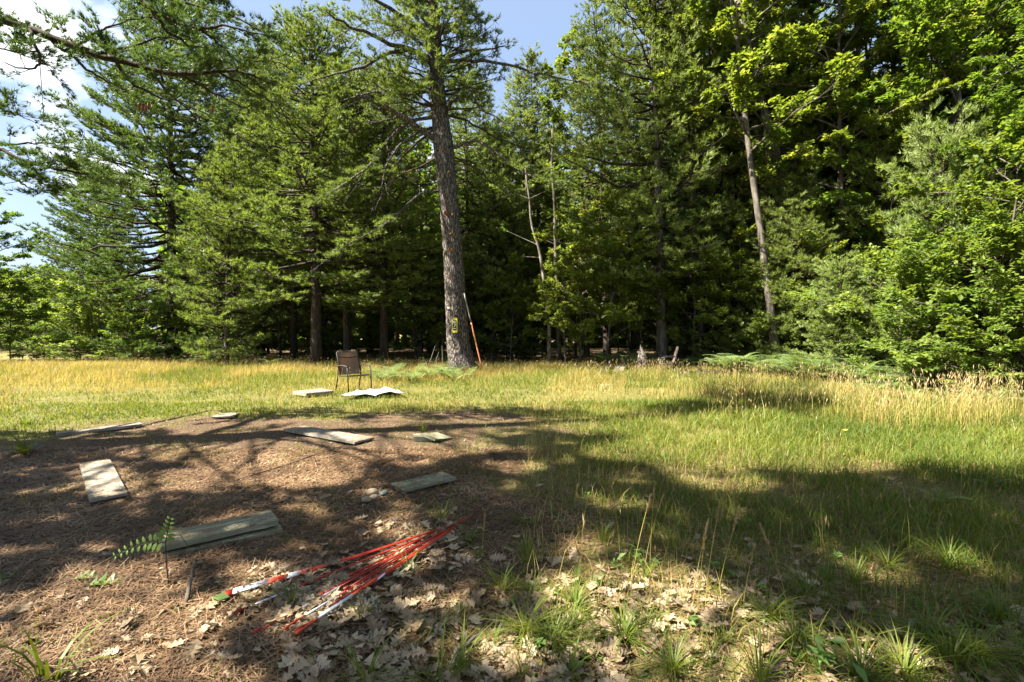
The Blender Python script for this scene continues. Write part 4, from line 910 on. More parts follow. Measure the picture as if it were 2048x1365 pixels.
# ------------------------------------------------------------------ fallen oak leaves
def oak_mesh(seed, L_=.13, lob=4, mat='oak', curl=.5):
    rng = np.random.default_rng(seed); n = 2 * lob + 3; s = np.linspace(0, 1, n); wv = np.zeros(n)
    for i in range(n): wv[i] = (.34 if i % 2 else .13) * math.sin(math.pi * min(.97, .12 + .8 * s[i])) ** .6 * rng.uniform(.8, 1.2)
    wv[0] = .01; wv[-1] = .02
    cu = rng.uniform(-curl, curl) * 2.2; fold = rng.uniform(-.2, 1.3); tw = rng.uniform(-.8, .8)
    def z(x, y): return .035 + .10 * cu * (x - .5) ** 2 * 4 + fold * abs(y) * .5 + tw * y * (x - .3) + .03 * math.sin(x * 9 + y * 8 + seed)
    V = []
    for i in range(n):
        off = .06 if i % 2 else 0
        for yy, xo in ((0, 0), (wv[i], off), (-wv[i] * rng.uniform(.85, 1.15), off)): V.append(((s[i] + xo - .5) * L_, yy * L_, z(s[i], yy) * L_))
    f = []
    for i in range(n - 1):
        a, b = 3 * i, 3 * i + 3; f += [(a, b, b + 1, a + 1), (a, a + 2, b + 2, b)]
    mb = MB(); mb.add(V, None, f); return mb
OM = [oak_mesh(k, .125 + .02 * (k % 3), 3 + k % 2).mesh('oak_leaf', M['oak']) for k in range(9)]
def leaf_spot(rng):
    u = rng.random()
    if u < .24: return rng.normal(650, 85), rng.normal(1195, 40)
    if u < .36: return rng.normal(850, 60), rng.normal(1090, 28)
    if u < .62: return rng.uniform(560, 1250), rng.uniform(1180, 1375)
    if u < .85: return rng.uniform(1050, 1650), rng.normal(1225, 60)
    if u < .93: return rng.uniform(1500, 2060), rng.normal(1290, 50)
    if u < .97: return rng.uniform(20, 520), rng.uniform(1150, 1370)
    return rng.uniform(100, 1500), rng.uniform(930, 1150)
rl = np.random.default_rng(100); spots = []
for i in range(1500):
    a, b = leaf_spot(rl); b = min(b, 1375)
    if b < 900: continue
    if a < 600 and b < 1120 and rl.random() < .8: continue
    spots.append((a, b))
spots.sort(key=lambda q: -q[1]); pick = set(rl.choice(min(900, len(spots)), 290, replace=False).tolist()); stuffm = MB()
oak_raw = [oak_mesh(k, .13, 3 + k % 2) for k in range(9)]
for i, (a, b) in enumerate(spots):
    p = gp(a, b); e = Euler((rl.normal(0, .3), rl.normal(0, .3), rl.uniform(0, 6.28))); s = rl.uniform(.3, .92); z = float(gh(p[0], p[1])) + rl.uniform(.004, .028)
    if i in pick:
        o = link('fallen_oak_leaf', OM[i % 9], None, (p[0], p[1], z)); o.rotation_euler = e; o.scale = (s, s, s)
        tag(o, 'dry pale tan lobed oak leaf lying on the foreground ground', 'fallen leaf', 'fallen oak leaves in the foreground')
    else:
        q = oak_raw[i % 9]; V = q.v[0] @ np.array((e.to_matrix() * s)).T + [p[0], p[1], z]; stuffm.add(V, None, q.f4[0])
o = build(stuffm, 'oak_leaf_litter', M['oak']); tag(o, 'pale dry oak leaf litter covering the foreground', 'leaf litter', kind='stuff')
GLM = oak_mesh(50, .15, 3, curl=.2).mesh('green_oak_leaf', M['green_leaf'])
for px, py, s, rz, lb in ((208, 1178, 1.1, .3, 'fresh green lobed oak leaf lying on the needles at the lower left'), (170, 1166, .9, .1, 'narrow fresh green leaf just left of the green oak leaf'), (12, 1166, 1., 2., 'pale green leaf at the left edge of the picture'), (168, 1066, .5, 1., 'tiny green leaf on the shaded needles')):
    ground_thing('green_leaf', GLM, px, py, s, rz, lb, 'fallen leaf')

# small broad leaved seedlings
def seedling_mesh(seed, n, h, size):
    rng = np.random.default_rng(seed); mb = MB(); P = np.stack([rng.normal(0, .03, n), rng.normal(0, .03, n), rng.uniform(.2, 1, n) * h], 1); a = rng.uniform(0, 6.28, n)
    segs(mb, P * [0, 0, 0], P, .0015); leaves(mb, P, np.stack([np.cos(a), np.sin(a), 0 * a], 1), rng, size, up=1.2, wr=.55); return mb.mesh('seedling', M['green_leaf'])
SM = [seedling_mesh(1, 7, .07, .06), seedling_mesh(2, 12, .10, .05), seedling_mesh(3, 5, .05, .08)]
ground_thing('seedling', SM[2], 470, 1190, 1.1, 1.2, 'light green seedling leaves over the tip of the top rod bundle', 'seedling')
ground_thing('seedling', SM[1], 1280, 1130, 1.3, .2, 'bright broad leaved seedling in the bare needles right of centre', 'seedling')
ground_thing('seedling', SM[0], 1450, 1150, 1.3, 1.2, 'blue green seedling cluster in the shaded grass', 'seedling')
ground_thing('seedling', SM[1], 1640, 1345, 1.6, 2.2, 'bright leafy seedling at the bottom right', 'seedling')
for i in range(60):
    ground_thing('seedling', SM[i % 3], rngt.uniform(1000, 2040), rngt.uniform(960, 1360), rngt.uniform(.35, .85), rngt.uniform(0, 6), 'small green seedling scattered in the grass', 'seedling', 'seedlings in the foreground grass')

# ------------------------------------------------------------------ ferns
def frond(mb, W, base, az, L_, rng, el=.9, wm=.30, size=.04):
    s = np.linspace(0, 1, 12); d = np.array([math.cos(az), math.sin(az), 0]); c = base + np.outer(L_ * (s * math.cos(el) + .28 * s ** 2), d) + np.outer(L_ * (math.sin(el) * s - .42 * s ** 2.2), [0, 0, 1.])
    tube(W, c, np.linspace(.005, .0015, 12), 3, cap=False); side = np.array([-d[1], d[0], 0]); A = []; B = []
    for q in np.linspace(.28, .98, 13):
        P, T = path_at(c, np.array([q])); l = L_ * wm * (1 - (q - .28) / .72) ** .8 * 1.2 + .02
        for sg in (-1, 1):
            A.append(P[0]); B.append(P[0] + norm(side * sg * .95 + T[0] * .4) * l)
    A = np.array(A); B = np.array(B); l = np.linalg.norm(B - A, axis=1); k = np.maximum(2, (l / .028).astype(int)); i = np.repeat(np.arange(len(A)), k)
    u = np.concatenate([np.linspace(.12, 1, q) for q in k])[:, None]; P = A[i] + (B - A)[i] * u; t = norm(B - A)[i]; n_ = np.cross(t, np.array([0, 0, 1.]))
    for sg in (-1, 1):
        tip = P + (n_ * sg * .9 + t * .35) * size * (1.25 - u) * 1.1; V = np.stack([P - t * .008, P + t * .012, tip + [0, 0, -.004]], 1).reshape(-1, 3); mb.add(V, np.arange(len(V)).reshape(-1, 3))
def fern_mesh(seed, n, L_, **kw):
    rng = np.random.default_rng(seed); mb, W = MB(), MB()
    for i in range(n): frond(mb, W, np.array([rng.normal(0, .03), rng.normal(0, .03), 0]), i * 6.283 / n + rng.uniform(-.4, .4), L_ * rng.uniform(.7, 1.1), rng, el=rng.uniform(.7, 1.15), **kw)
    W.f4 = W.f4; mb2 = mb
    return mb2.mesh('fronds', M['fern']), W.mesh('stems', M['fern'])
FM = [fern_mesh(s, n, l) for s, n, l in ((1, 6, .62), (2, 5, .75), (3, 8, .5))]
def fern(px, Y, s, k, rz, label, group=None):
    X = (px - 1024) / F * Y; r = empty('fern_plant', (X, Y, float(gh(X, Y)))); r.rotation_euler = (0, 0, rz); r.scale = (s * .85, s * .85, s * (1.35 if Y > 13 else 1)); tag(r, label, 'fern', group)
    link('fronds', FM[k][0], r); link('stems', FM[k][1], r)
rf = np.random.default_rng(33)
for i in range(24): fern(rf.uniform(735, 950), rf.uniform(13.8, 17.), rf.uniform(.85, 1.15), i % 3, rf.uniform(0, 6), 'pale bracken fern in the patch around the foot of the signed pine', 'ferns round the signed pine')
for i in range(34): fern(rf.uniform(1200, 1560), rf.uniform(19, 22), rf.uniform(1.1, 1.7), i % 3, rf.uniform(0, 6), 'fern in the low belt at the wood edge behind the chairs', 'ferns at the wood edge behind the chairs')
for i in range(64):
    px = rf.uniform(1440, 1860); fern(px, 17 - (px - 1480) * .011 + rf.uniform(-1, 1), rf.uniform(1.3, 2.0), i % 3, rf.uniform(0, 6), 'light green bracken fern in the belt below the right hand bushes', 'ferns below the right hand bushes')
for i in range(26): fern(rf.uniform(380, 900), rf.uniform(20, 22.5), rf.uniform(.7, 1.1), i % 3, rf.uniform(0, 6), 'dim fern at the shaded forest floor edge on the left', 'ferns at the left forest floor edge')
for px, Y, s, k, lb in ((1745, 11.3, 1.3, 1, 'bright arching fern in front of the low right hand bushes'), (1810, 10.8, 1.2, 0, 'fern spreading at the foot of the right hand bushes'), (1975, 9.6, 1.3, 1, 'large fern in the shade near the right picture edge'),
                        (1900, 10.3, 1.1, 2, 'dark fern behind the tall golden grass on the right'), (1990, 4.6, .35, 0, 'small fern in the dark grass at the right'), (1880, 4.2, .4, 1, 'small bright fern lying in the dark grass lower right')):
    fern(px, Y, s, k, px * .01, lb)
def fern_stem():
    p = gp(338, 1178); r = empty('young_sumac_plant', (p[0], p[1], 0)); tag(r, 'thin stemmed plant with toothed fern like leaflets in front of the double plank', 'plant'); rng = np.random.default_rng(4)
    W = MB(); Y = p[1]
    def q(a, b, y=Y): return at(a, b, y) - p
    stem = [q(338, 1178), q(333, 1130), q(331, 1085), q(336, 1060), q(342, 1035)]; tube(W, stem, np.linspace(.004, .002, 5), 5)
    tube(W, [q(331, 1085), q(300, 1085), q(265, 1095), q(232, 1112)], [.003, .0025, .002, .001], 4); tube(W, [q(331, 1085), q(345, 1072), q(360, 1070), q(378, 1095)], [.002] * 4, 4)
    build(W, 'stem', M['bark_dark'], r)
    for path, n in (([q(328, 1085), q(300, 1085), q(265, 1095), q(232, 1112)], 9), ([q(331, 1080), q(336, 1060), q(342, 1038)], 6)):
        P, T = path_at(np.array(path), np.linspace(.05, 1, n))
        for sg in (-1, 1):
            for a, t, s in zip(P, T, np.linspace(1, .45, n)):
                sd = norm(np.cross(t, [0, -1, .25])); mb = MB(); d = norm(sd * sg + t * .35); L_ = .062 * s; ww = np.cross(d, [0, -1, .3]) * .011 * s
                V = [a, a + d * L_ * .3 + ww, a + d * L_ * .65 + ww * .9, a + d * L_, a + d * L_ * .65 - ww * .9, a + d * L_ * .3 - ww]; V = [v + np.array([0, -.006 * (k in (1, 2, 4, 5)), 0]) for k, v in enumerate(V)]
                mb.add(V, [(0, 1, 5), (2, 3, 4)], [(1, 2, 4, 5)]); build(mb, 'leaflet', M['green_leaf'], r)
fern_stem()

# ------------------------------------------------------------------ boards
BOARDS = []
def plank(corners, th, mat, label, z0=.01, name='board', lift=0, cat='board'):
    """corners: four image points of the top face, a-b the long near side, going round"""
    Q = np.array([gp(a, b, z0 + th) for a, b in corners]); c = Q.mean(0); u = norm((Q[1] - Q[0]) + (Q[2] - Q[3])); u[2] = 0; u = norm(u); v = np.array([-u[1], u[0], 0])
    Lx = (np.linalg.norm(Q[1] - Q[0]) + np.linalg.norm(Q[2] - Q[3])) / 2; Ly = (np.linalg.norm(Q[2] - Q[1]) + np.linalg.norm(Q[3] - Q[0])) / 2
    rz = math.atan2(u[1], u[0]); mb = MB(); n = 9; rng = np.random.default_rng(int(corners[0][0])); xs = np.linspace(-Lx / 2, Lx / 2, n); b = min(.004, th * .2); V = []
    wy = Ly / 2 + rng.normal(0, .0015, n); cup = rng.normal(0, .0012, n)
    sec = [(-1, 0, 0), (-1, b, -b), (0, .5, 0)]
    prof = lambda w_: [(-w_, b), (-w_, th - b), (-w_ + b, th), (w_ - b, th), (w_, th - b), (w_, b), (w_ - b, 0), (-w_ + b, 0)]
    for x, w_, cc in zip(xs, wy, cup):
        for (yy, zz) in prof(w_): V.append((x, yy, zz + cc))
    f = []
    for i in range(n - 1):
        for k in range(8): f.append((i * 8 + k, (i + 1) * 8 + k, (i + 1) * 8 + (k + 1) % 8, i * 8 + (k + 1) % 8))
    V.append((xs[0], 0, th / 2)); V.append((xs[-1], 0, th / 2)); e0 = n * 8; f3 = []
    mb.add(V, None, f); mb.f3.append(np.array([(e0, k, (k + 1) % 8) for k in range(8)] + [(e0 + 1, (n - 1) * 8 + (k + 1) % 8, (n - 1) * 8 + k) for k in range(8)])); mb.m3.append(np.full(16, 1))
    o = build(mb, name, [mat, M['endgrain'] if mat is M['wood_green'] else mat]); o.location = (c[0], c[1], z0); o.rotation_euler = (0, 0, rz); tag(o, label, cat); BOARDS.append((c, u, v, Lx, Ly, z0 + th)); return o
plank([(178, 1000), (272, 982), (206, 921), (160, 927)], .03, M['wood'], 'wide pale grey board lying on the shaded needles at the left', .02)
plank([(326, 1112), (566, 1057), (548, 1036), (320, 1086)], .034, M['wood_green'], 'lower mossy plank under the top plank of the double pair', .0, cat='plank', name='plank')
plank([(322, 1092), (560, 1040), (538, 1020), (315, 1068)], .042, M['wood_green'], 'top mossy grey plank of the stacked pair at the lower left', .052, cat='plank', name='plank')
plank([(806, 980), (912, 956), (884, 943), (778, 968)], .03, M['wood_green'], 'grey green board lying beside the little pile of stones', .012)
plank([(682, 888), (733, 880), (622, 848), (594, 856)], .03, M['wood'], 'pale sunlit board running away from the camera in the middle of the bare patch', .012)
plank([(116, 868), (283, 848), (280, 845), (112, 864)], .045, M['wood'], 'long narrow grey board at the far left of the bare patch', .0)
plank([(432, 833), (474, 832), (470, 826), (430, 828)], .03, M['wood'], 'short pale board at the back edge of the bare patch', .01)
plank([(612, 787), (668, 782), (640, 777), (585, 783)], .07, M['wood'], 'thick pale slab lying in dry grass left of the near chair', .05, cat='slab', name='slab')
plank([(828, 874), (868, 872), (862, 866), (827, 868)], .075, M['wood_green'], 'dark squared timber block in the middle of the bare patch', .0, cat='block', name='timber_block')
o = plank([(868, 874), (895, 880), (880, 868), (846, 865)], .03, M['wood_green'], 'short weathered board leaning against the dark timber block', .03); o.rotation_euler = (R(-8), R(10), o.rotation_euler[2])
plank([(1205, 770), (1222, 772), (1222, 770), (1206, 768)], .04, M['wood'], 'small pale chip of wood in the grass right of centre', .0, name='wood_chip', cat='wood')

def needles_on_boards():
    rng = np.random.default_rng(77); mb = MB()
    for c, u, v, Lx, Ly, zt in BOARDS[:-2]:
        n = int(260 * Lx * Ly / .2); P = np.array([c[0], c[1], 0]) + np.outer(rng.uniform(-.5, .5, n) * Lx, u) + np.outer((rng.beta(.6, .6, n) - .5) * Ly, v); P[:, 2] = zt + .003
        a = rng.uniform(0, 6.28, n); d = np.stack([np.cos(a), np.sin(a), 0 * a], 1); s = np.stack([-np.sin(a), np.cos(a), 0 * a], 1); l = rng.uniform(.02, .045, (n, 1)); w_ = .0016
        V = np.stack([P - d * l - s * w_, P - d * l + s * w_, P + d * l + s * w_ + [0, 0, .003], P + d * l - s * w_ + [0, 0, .003]], 1).reshape(-1, 3); mb.add(V, None, np.arange(len(V)).reshape(-1, 4))
    o = build(mb, 'needles_on_boards', M['needle']); tag(o, 'brown pine needles fallen onto the boards', 'pine needles', kind='stuff')
needles_on_boards()
# ------------------------------------------------------------------ stones
def stone(px, py, r, mat, label, sq=.6, z=None):
    p = gp(px, py + 3); rng = np.random.default_rng(int(px)); n, k = 9, 14; V = []; f = []
    for i in range(n):
        a = math.pi * i / (n - 1)
        for j in range(k):
            b = 6.283 * j / k; q = 1 + .08 * math.sin(2 * b + px) + .05 * math.cos(3 * b + a * 2); V.append((r * q * math.sin(a) * math.cos(b), r * .8 * q * math.sin(a) * math.sin(b), r * sq * math.cos(a)))
    for i in range(n - 1):
        for j in range(k): f.append((i * k + j, i * k + (j + 1) % k, (i + 1) * k + (j + 1) % k, (i + 1) * k + j))
    mb = MB(); mb.add(V, None, f); o = build(mb, 'stone', mat, smooth=True); o.location = (p[0], p[1], r * sq * .75 if z is None else z); o.rotation_euler = (0, 0, px); tag(o, label, 'stone')
stone(745, 988, .058, M['stone_tan'], 'largest rounded tan stone of the little pile', .62)
stone(768, 987, .048, M['stone_green'], 'flat grey green stone at the right of the little pile', .45)
stone(748, 996, .045, M['stone_tan'], 'small brown stone in the middle of the little pile', .55)
stone(732, 1001, .048, M['stone_tan'], 'pale stone at the lower left of the little pile', .55)

# ------------------------------------------------------------------ red and white rods
def rod(a, b, label, group, col='red', bands=((.0, .035, 'r'), (.035, .17, 'w'), (.17, .25, 'r'), (.25, .30, 'w'), (.30, 1., 'r')), off=(0, 0), r=.005, z0=.016, z1=.03):
    z0 += .022; z1 += .03; A = gp(*a, z0); B = gp(*b, z1); d = norm(B - A); s = np.array([-d[1], d[0], 0]); A = A + s * off[0] + [0, 0, off[1]]; B = B + s * off[0] + [0, 0, off[1]]
    root = empty('marker_rod', tuple(A)); tag(root, label, 'rod', group); L_ = B - A; nm = {'r': ('red_shaft', M[col]), 'w': ('reflective_band', M['white'])}
    for k, (t0, t1, c) in enumerate(bands):
        mb = MB(); n = max(3, int((t1 - t0) * 14)); s_ = np.linspace(t0, t1, n); P = np.outer(s_, L_); P[:, 2] += .006 * np.sin(s_ * 5 + a[0]); P[:, 1] += .007 * np.sin(s_ * 3.1 + a[0] * .7 + off[0] * 90); P[:, 0] += .004 * np.sin(s_ * 7 + a[1])
        rr = r * (1.08 if c == 'w' else 1); tube(mb, P, rr, 8)
        if k == 0: tube(mb, np.outer([-.006, .012, .03], L_), [r * 1.5, r * 1.7, r * 1.2], 8)
        build(mb, nm[c][0], nm[c][1], root, True)
GRP = 'red and white marker rods heaped in the foreground'
S1 = 'marker rod in the tight upper bundle with wide white reflective bands'
for k in range(4): rod((448, 1192), (862 + 4 * k, 1064), S1, GRP, 'orange' if k == 2 else 'red', off=(.0105 * (k - 1.5), .001 * k), z0=.014, z1=.022)
B0 = ((0, .05, 'r'), (.05, .26, 'w'), (.26, 1, 'r')); B1 = ((0, .09, 'r'), (.09, .24, 'w'), (.24, 1, 'r')); B2 = ((0, .13, 'r'), (.13, .36, 'w'), (.36, 1., 'r'))
rod((471, 1225), (853, 1070), 'single marker rod lying just below the tight upper bundle', None, 'darkred', B0)
rod((507, 1265), (890, 1062), 'marker rod with a red tip nearest the lower left, half under leaves', None, 'darkred', B2)
rod((573, 1256), (880, 1066), 'marker rod with a short pale band, second from the bottom of the heap', None, 'red', B1)
for k in range(3): rod((592 + 2 * k, 1264 - k), (905, 1055 + 3 * k), 'marker rod in the thick lowest bundle with a pale band and orange shaft', 'lowest bundle of marker rods', 'orange' if k != 1 else 'red', ((0, .09, 'r'), (.09, .27, 'w'), (.27, 1, 'r')), off=(.011 * (k - 1), .004 * (k == 1)), z0=.02, z1=.03)
for k, (a, b) in enumerate((((640, 1190), (858, 1078)), ((652, 1186), (872, 1072)), ((700, 1150), (856, 1072)), ((668, 1208), (900, 1060)), ((720, 1180), (903, 1062)), ((690, 1178), (888, 1064)))):
    rod(a, b, 'plain red marker rod in the loose middle of the heap', 'plain rods in the middle of the heap', 'darkred' if k % 2 else 'red', ((0, .05, 'r'), (.05, 1, 'r')), z0=.02 + .003 * k, z1=.028)
rod((725, 1172), (771, 1150), 'short pale white rod piece beside the lowest bundle', None, 'orange', ((0, .05, 'w'), (.05, 1, 'w')))
rod((850, 1072), (948, 1030), 'dark red rod end poking out past the right end of the heap', None, 'darkred', ((0, .06, 'r'), (.06, 1, 'r')), z0=.012, z1=.02)

# ------------------------------------------------------------------ white sheet by the chair
def sheet():
    n, m_ = 46, 22; V = []; f = []; A, B, Cc, D = gp(684, 800), gp(806, 795), gp(782, 782), gp(716, 788)
    for i in range(n):
        for j in range(m_):
            u, v = i / (n - 1), j / (m_ - 1); p = (A * (1 - u) + B * u) * (1 - v) + (D * (1 - u) + Cc * u) * v
            e = vnoise(u * 5, v * 4, 3) - .5; p = p + np.array([.12 * e * (v in (0, 1)), .04 * math.sin(u * 17 + 2) * (j == 0) , 0])
            h = .05 + .07 * fbm(np.array(u * 7.), np.array(v * 3.), 8, 3) + .07 * np.exp(-((u - .78) / .12) ** 2) * (1 - abs(v - .5)) + .008 * abs(math.sin(u * 13 + v * 4)); V.append((p[0], p[1], float(h)))
    for i in range(n - 1):
        for j in range(m_ - 1): a = i * m_ + j; f.append((a, a + m_, a + m_ + 1, a + 1))
    V = np.array(V); c = V.mean(0); c[2] = 0; mb = MB(); mb.add(V - c, None, f); V2 = (V - c).copy(); V2[:, 2] -= .004; mb.add(V2, None, [q[::-1] for q in f])
    o = build(mb, 'crumpled_sheet', M['sheet'], smooth=True); o.location = c; tag(o, 'crumpled dirty white plastic sheet on the grass in front of the near chair', 'sheet')
sheet()

# ------------------------------------------------------------------ chairs
def chair(label, loc, rz, frame='frame', group=None):
    r = empty('patio_chair', loc, rz); tag(r, label, 'chair', group); fm = M[frame]; W2 = .27; br = .017
    # local: x right, y forward (front = +y)
    back_top = np.array([0, -.40, .98]); back_bot = np.array([0, -.20, .40]); seat_f = np.array([0, .27, .43])
    mb = MB()
    def fabric(p0, p1, nseg, sag, lab):
        mb = MB(); V = []; f = []; k = 7
        for i in range(nseg):
            t = i / (nseg - 1); c = p0 * (1 - t) + p1 * t; n_ = np.cross([1, 0, 0], p1 - p0); n_ = n_ / np.linalg.norm(n_)
            for q in range(k):
                u = q / (k - 1) * 2 - 1; s = sag * (1 - u * u) * math.sin(math.pi * min(1, t * .9 + .08)); V.append(c + np.array([u * (W2 - .01), 0, 0]) - n_ * s)
        for i in range(nseg - 1):
            for q in range(k - 1): a = i * k + q; f.append((a, a + 1, a + k + 1, a + k))
        mb.add(V, None, f); V2 = np.array(V); n_ = np.cross([1, 0, 0], p1 - p0); n_ = n_ / np.linalg.norm(n_); mb.add(V2 - n_ * .004, None, [q[::-1] for q in f]); return build(mb, lab, M['sling'], r, True)
    fabric(back_bot + [0, -.0, .03], back_top, 9, -.03, 'backrest'); fabric(back_bot, seat_f, 8, .03, 'seat')
    # head band across the top of the backrest
    hb = MB(); t = np.linspace(-1, 1, 9); P = np.stack([t * (W2 - .01), -.365 + .0 * t + .014, .87 - .035 * (1 - t ** 2)], 1); tube(hb, P, .010, 5); build(hb, 'head_seam', fm, r, True)
    bf = MB()
    P = [(-W2, -.19, .38), (-W2, -.29, .68), (-W2, -.395, .96), (-W2 + .04, -.41, 1.0), (W2 - .04, -.41, 1.0), (W2, -.395, .96), (W2, -.29, .68), (W2, -.19, .38)]
    tube(bf, P, br, 8); build(bf, 'back_frame', fm, r, True)
    sf = MB(); tube(sf, [(-W2, -.22, .40), (-W2, .24, .43), (-W2 + .03, .285, .43), (W2 - .03, .285, .43), (W2, .24, .43), (W2, -.22, .40)], br, 8); build(sf, 'seat_frame', fm, r, True)
    for sx in (-1, 1):
        x = sx * (W2 + .028)
        a = MB(); tube(a, [(x, -.28, .62), (x, -.20, .655), (x, .0, .665), (x, .20, .655), (x, .25, .62)], [.012, .016, .018, .016, .012], 8); build(a, 'armrest', fm, r, True)
        l = MB(); tube(l, [(x, .25, .62), (x, .27, .45), (x, .31, .0)], .016, 8); build(l, 'leg', fm, r, True)
        l = MB(); tube(l, [(x, -.28, .62), (x, -.26, .45), (x, -.40, .0)], .016, 8); build(l, 'leg', fm, r, True)
    l = MB(); tube(l, [(-W2 - .02, .0, .41), (W2 + .02, .0, .41)], .009, 6); build(l, 'crossbar', fm, r, True)
    return r
p = gp(705, 786); chair('tan sling patio chair with dark metal frame standing in the sun beside the white sheet', (p[0], p[1] + .15, 0), math.atan2(-.72, .69) - R(90))
pc = at(1338, 700, 17.6); c2 = chair('patio chair seen from the side at the wood edge, facing left', (pc[0], 17.6, -.08), R(90) + R(12), 'blackmetal'); c2.rotation_euler[0] = R(0); c2.rotation_euler = (R(-6), 0, R(80))
pc = at(1246, 720, 17.4); c3 = chair('black framed chair sunk low in the dry grass left of the stump', (pc[0], 17.4, -.25), 0, 'blackmetal'); c3.rotation_euler = (R(48), R(0), R(-60))

# ------------------------------------------------------------------ stump, brush heap
def stump():
    p = at(1285, 725, 18.3); r = empty('broken_stump', (p[0], p[1], 0)); tag(r, 'broken grey brown stump with a jagged top between the two far chairs', 'stump'); rng = np.random.default_rng(2)
    k = 16; V = []; f = []; H_ = [0, .15, .4, .6, .7]
    for i, h in enumerate(H_):
        for j in range(k):
            a = 6.283 * j / k; q = .30 - .05 * i + .03 * math.sin(4 * a) + rng.normal(0, .012); V.append((q * math.cos(a), q * math.sin(a), h + (.12 * math.sin(a * 3) + rng.normal(0, .05) if i == 4 else -.1 * (i == 0)) + (.18 * (math.cos(a) < -.3) if i == 4 else 0)))
    for i in range(4):
        for j in range(k): f.append((i * k + j, i * k + (j + 1) % k, (i + 1) * k + (j + 1) % k, (i + 1) * k + j))
    mb = MB(); V.append((0, 0, .55)); mb.add(V, [(5 * k - k + j, 4 * k + (j + 1) % k, 5 * k) for j in range(k)], f); build(mb, 'stump_wood', M['bark'], r, True)
stump()
def brush():  # loose sticks in plain dark bark, heaped low
    p = gp(1430, 752); r = empty('brush_heap', (p[0], p[1], 0)); tag(r, 'low dark heap of dead sticks and brush in the right hand grass', 'brush heap'); rng = np.random.default_rng(5)
    for i in range(60):
        a = rng.uniform(0, 6.28); rr = rng.uniform(0, 1); c = np.array([math.cos(a) * rr * 1.25, math.sin(a) * rr * .5, .02 + .16 * (1 - rr) * rng.random()]); b = rng.normal(0, .5); L_ = rng.uniform(.25, .7); d = np.array([math.cos(b), math.sin(b), rng.normal(0, .15)])
        mb = MB(); s = np.linspace(-1, 1, 5)[:, None]; tube(mb, c + d * L_ * s + rng.normal(0, .015, (5, 3)), np.linspace(.022, .008, 5) * rng.uniform(.5, 1.2), 5); build(mb, 'stick', M['bark_dark'], r)
brush()
def dead_canes():
    for (px, py, n, sd, lb) in ((1485, 790, 26, 1, 'fan of dead reddish brown canes in the right hand grass'), (1440, 800, 12, 2, 'few bent dead stems left of the fan of brown canes')):
        p = gp(px, py); r = empty('dead_cane_clump', (p[0], p[1], 0)); tag(r, lb, 'dead canes'); rng = np.random.default_rng(sd); mb = MB()
        for i in range(n):
            a = rng.uniform(0, 6.28); le = rng.uniform(.2, 1.1); L_ = rng.uniform(.35, .8); s = np.linspace(0, 1, 5); c = np.stack([math.cos(a) * le * L_ * s ** 1.3, .4 * math.sin(a) * le * L_ * s, L_ * s * math.cos(le * .7) * .8], 1); c[:, :2] += rng.normal(0, .08, 2)
            tube(mb, c, np.linspace(.006, .002, 5), 4, cap=False)
        build(mb, 'stems', M['cone'], r)
dead_canes()

# ------------------------------------------------------------------ sign, tag and poles at the main pine
def rounded(w, h, r, n=6):
    P = []
    for cx, cy, a0 in ((w / 2 - r, h / 2 - r, 0), (-w / 2 + r, h / 2 - r, 90), (-w / 2 + r, -h / 2 + r, 180), (w / 2 - r, -h / 2 + r, 270)):
        for k in range(n): a = R(a0 + 90 * k / (n - 1)); P.append((cx + r * math.cos(a), cy + r * math.sin(a)))
    return P
def plate(mb, P, y, th):
    n = len(P); V = [(a, y - th, b) for a, b in P] + [(a, y, b) for a, b in P] + [(0, y - th, 0)]; f4 = [(k, (k + 1) % n, n + (k + 1) % n, n + k) for k in range(n)]; f3 = [(2 * n, (k + 1) % n, k) for k in range(n)]; mb.add(V, f3, f4)
def sign():
    p = at(909.5, 651, YM - .50); r = empty('trail_sign', tuple(p)); tag(r, 'narrow yellow bordered sign with a black panel nailed to the large pine trunk', 'sign'); r.rotation_euler = (0, 0, R(-8))
    s = 1.0; a = MB(); plate(a, rounded(.20, .54, .05), 0, .012); build(a, 'yellow_plate', M['yellow'], r)
    b = MB(); plate(b, rounded(.135, .36, .02), -.014, .003); build(b, 'black_panel', M['black'], r)
    def glyph(strokes, name='lettering', w_=.009):
        g = MB()
        for (x0, z0, x1, z1) in strokes:
            A = np.array([x0, -.020, z0]); B = np.array([x1, -.020, z1]); d = norm(B - A); n_ = np.array([-d[2], 0, d[0]]) * w_; g.add([A - n_, B - n_, B + n_, A + n_, A - n_ + [0, -.003, 0], B - n_ + [0, -.003, 0], B + n_ + [0, -.003, 0], A + n_ + [0, -.003, 0]], None, [(4, 5, 6, 7), (0, 1, 5, 4), (1, 2, 6, 5), (2, 3, 7, 6), (3, 0, 4, 7)])
        build(g, name, M['cream'], r)
    # upper block of characters, vague in the photograph: strokes of two lines
    glyph([(-.045, .145, .045, .145), (-.045, .145, -.045, .085), (-.045, .085, .045, .085), (-.015, .145, -.015, .10), (.02, .13, .05, .13), (.02, .13, .02, .085), (.02, .105, .048, .105)], w_=.007)
    glyph([(-.035, .045, .0, .05), (.0, .05, .035, .03), (.035, .03, .05, -.01), (.015, .035, .0, -.03), (.0, -.03, .012, -.06), (-.03, -.045, .012, -.06)], 'white_emblem', .011)
    glyph([(-.05, -.115, .05, -.115)], 'lower_line', .007)
    for zz in (.235, -.235):
        k = MB(); tube(k, [(0, -.008, zz), (0, -.018, zz)], [.009, .007], 8); build(k, 'nail', M['blackmetal'], r)
sign()
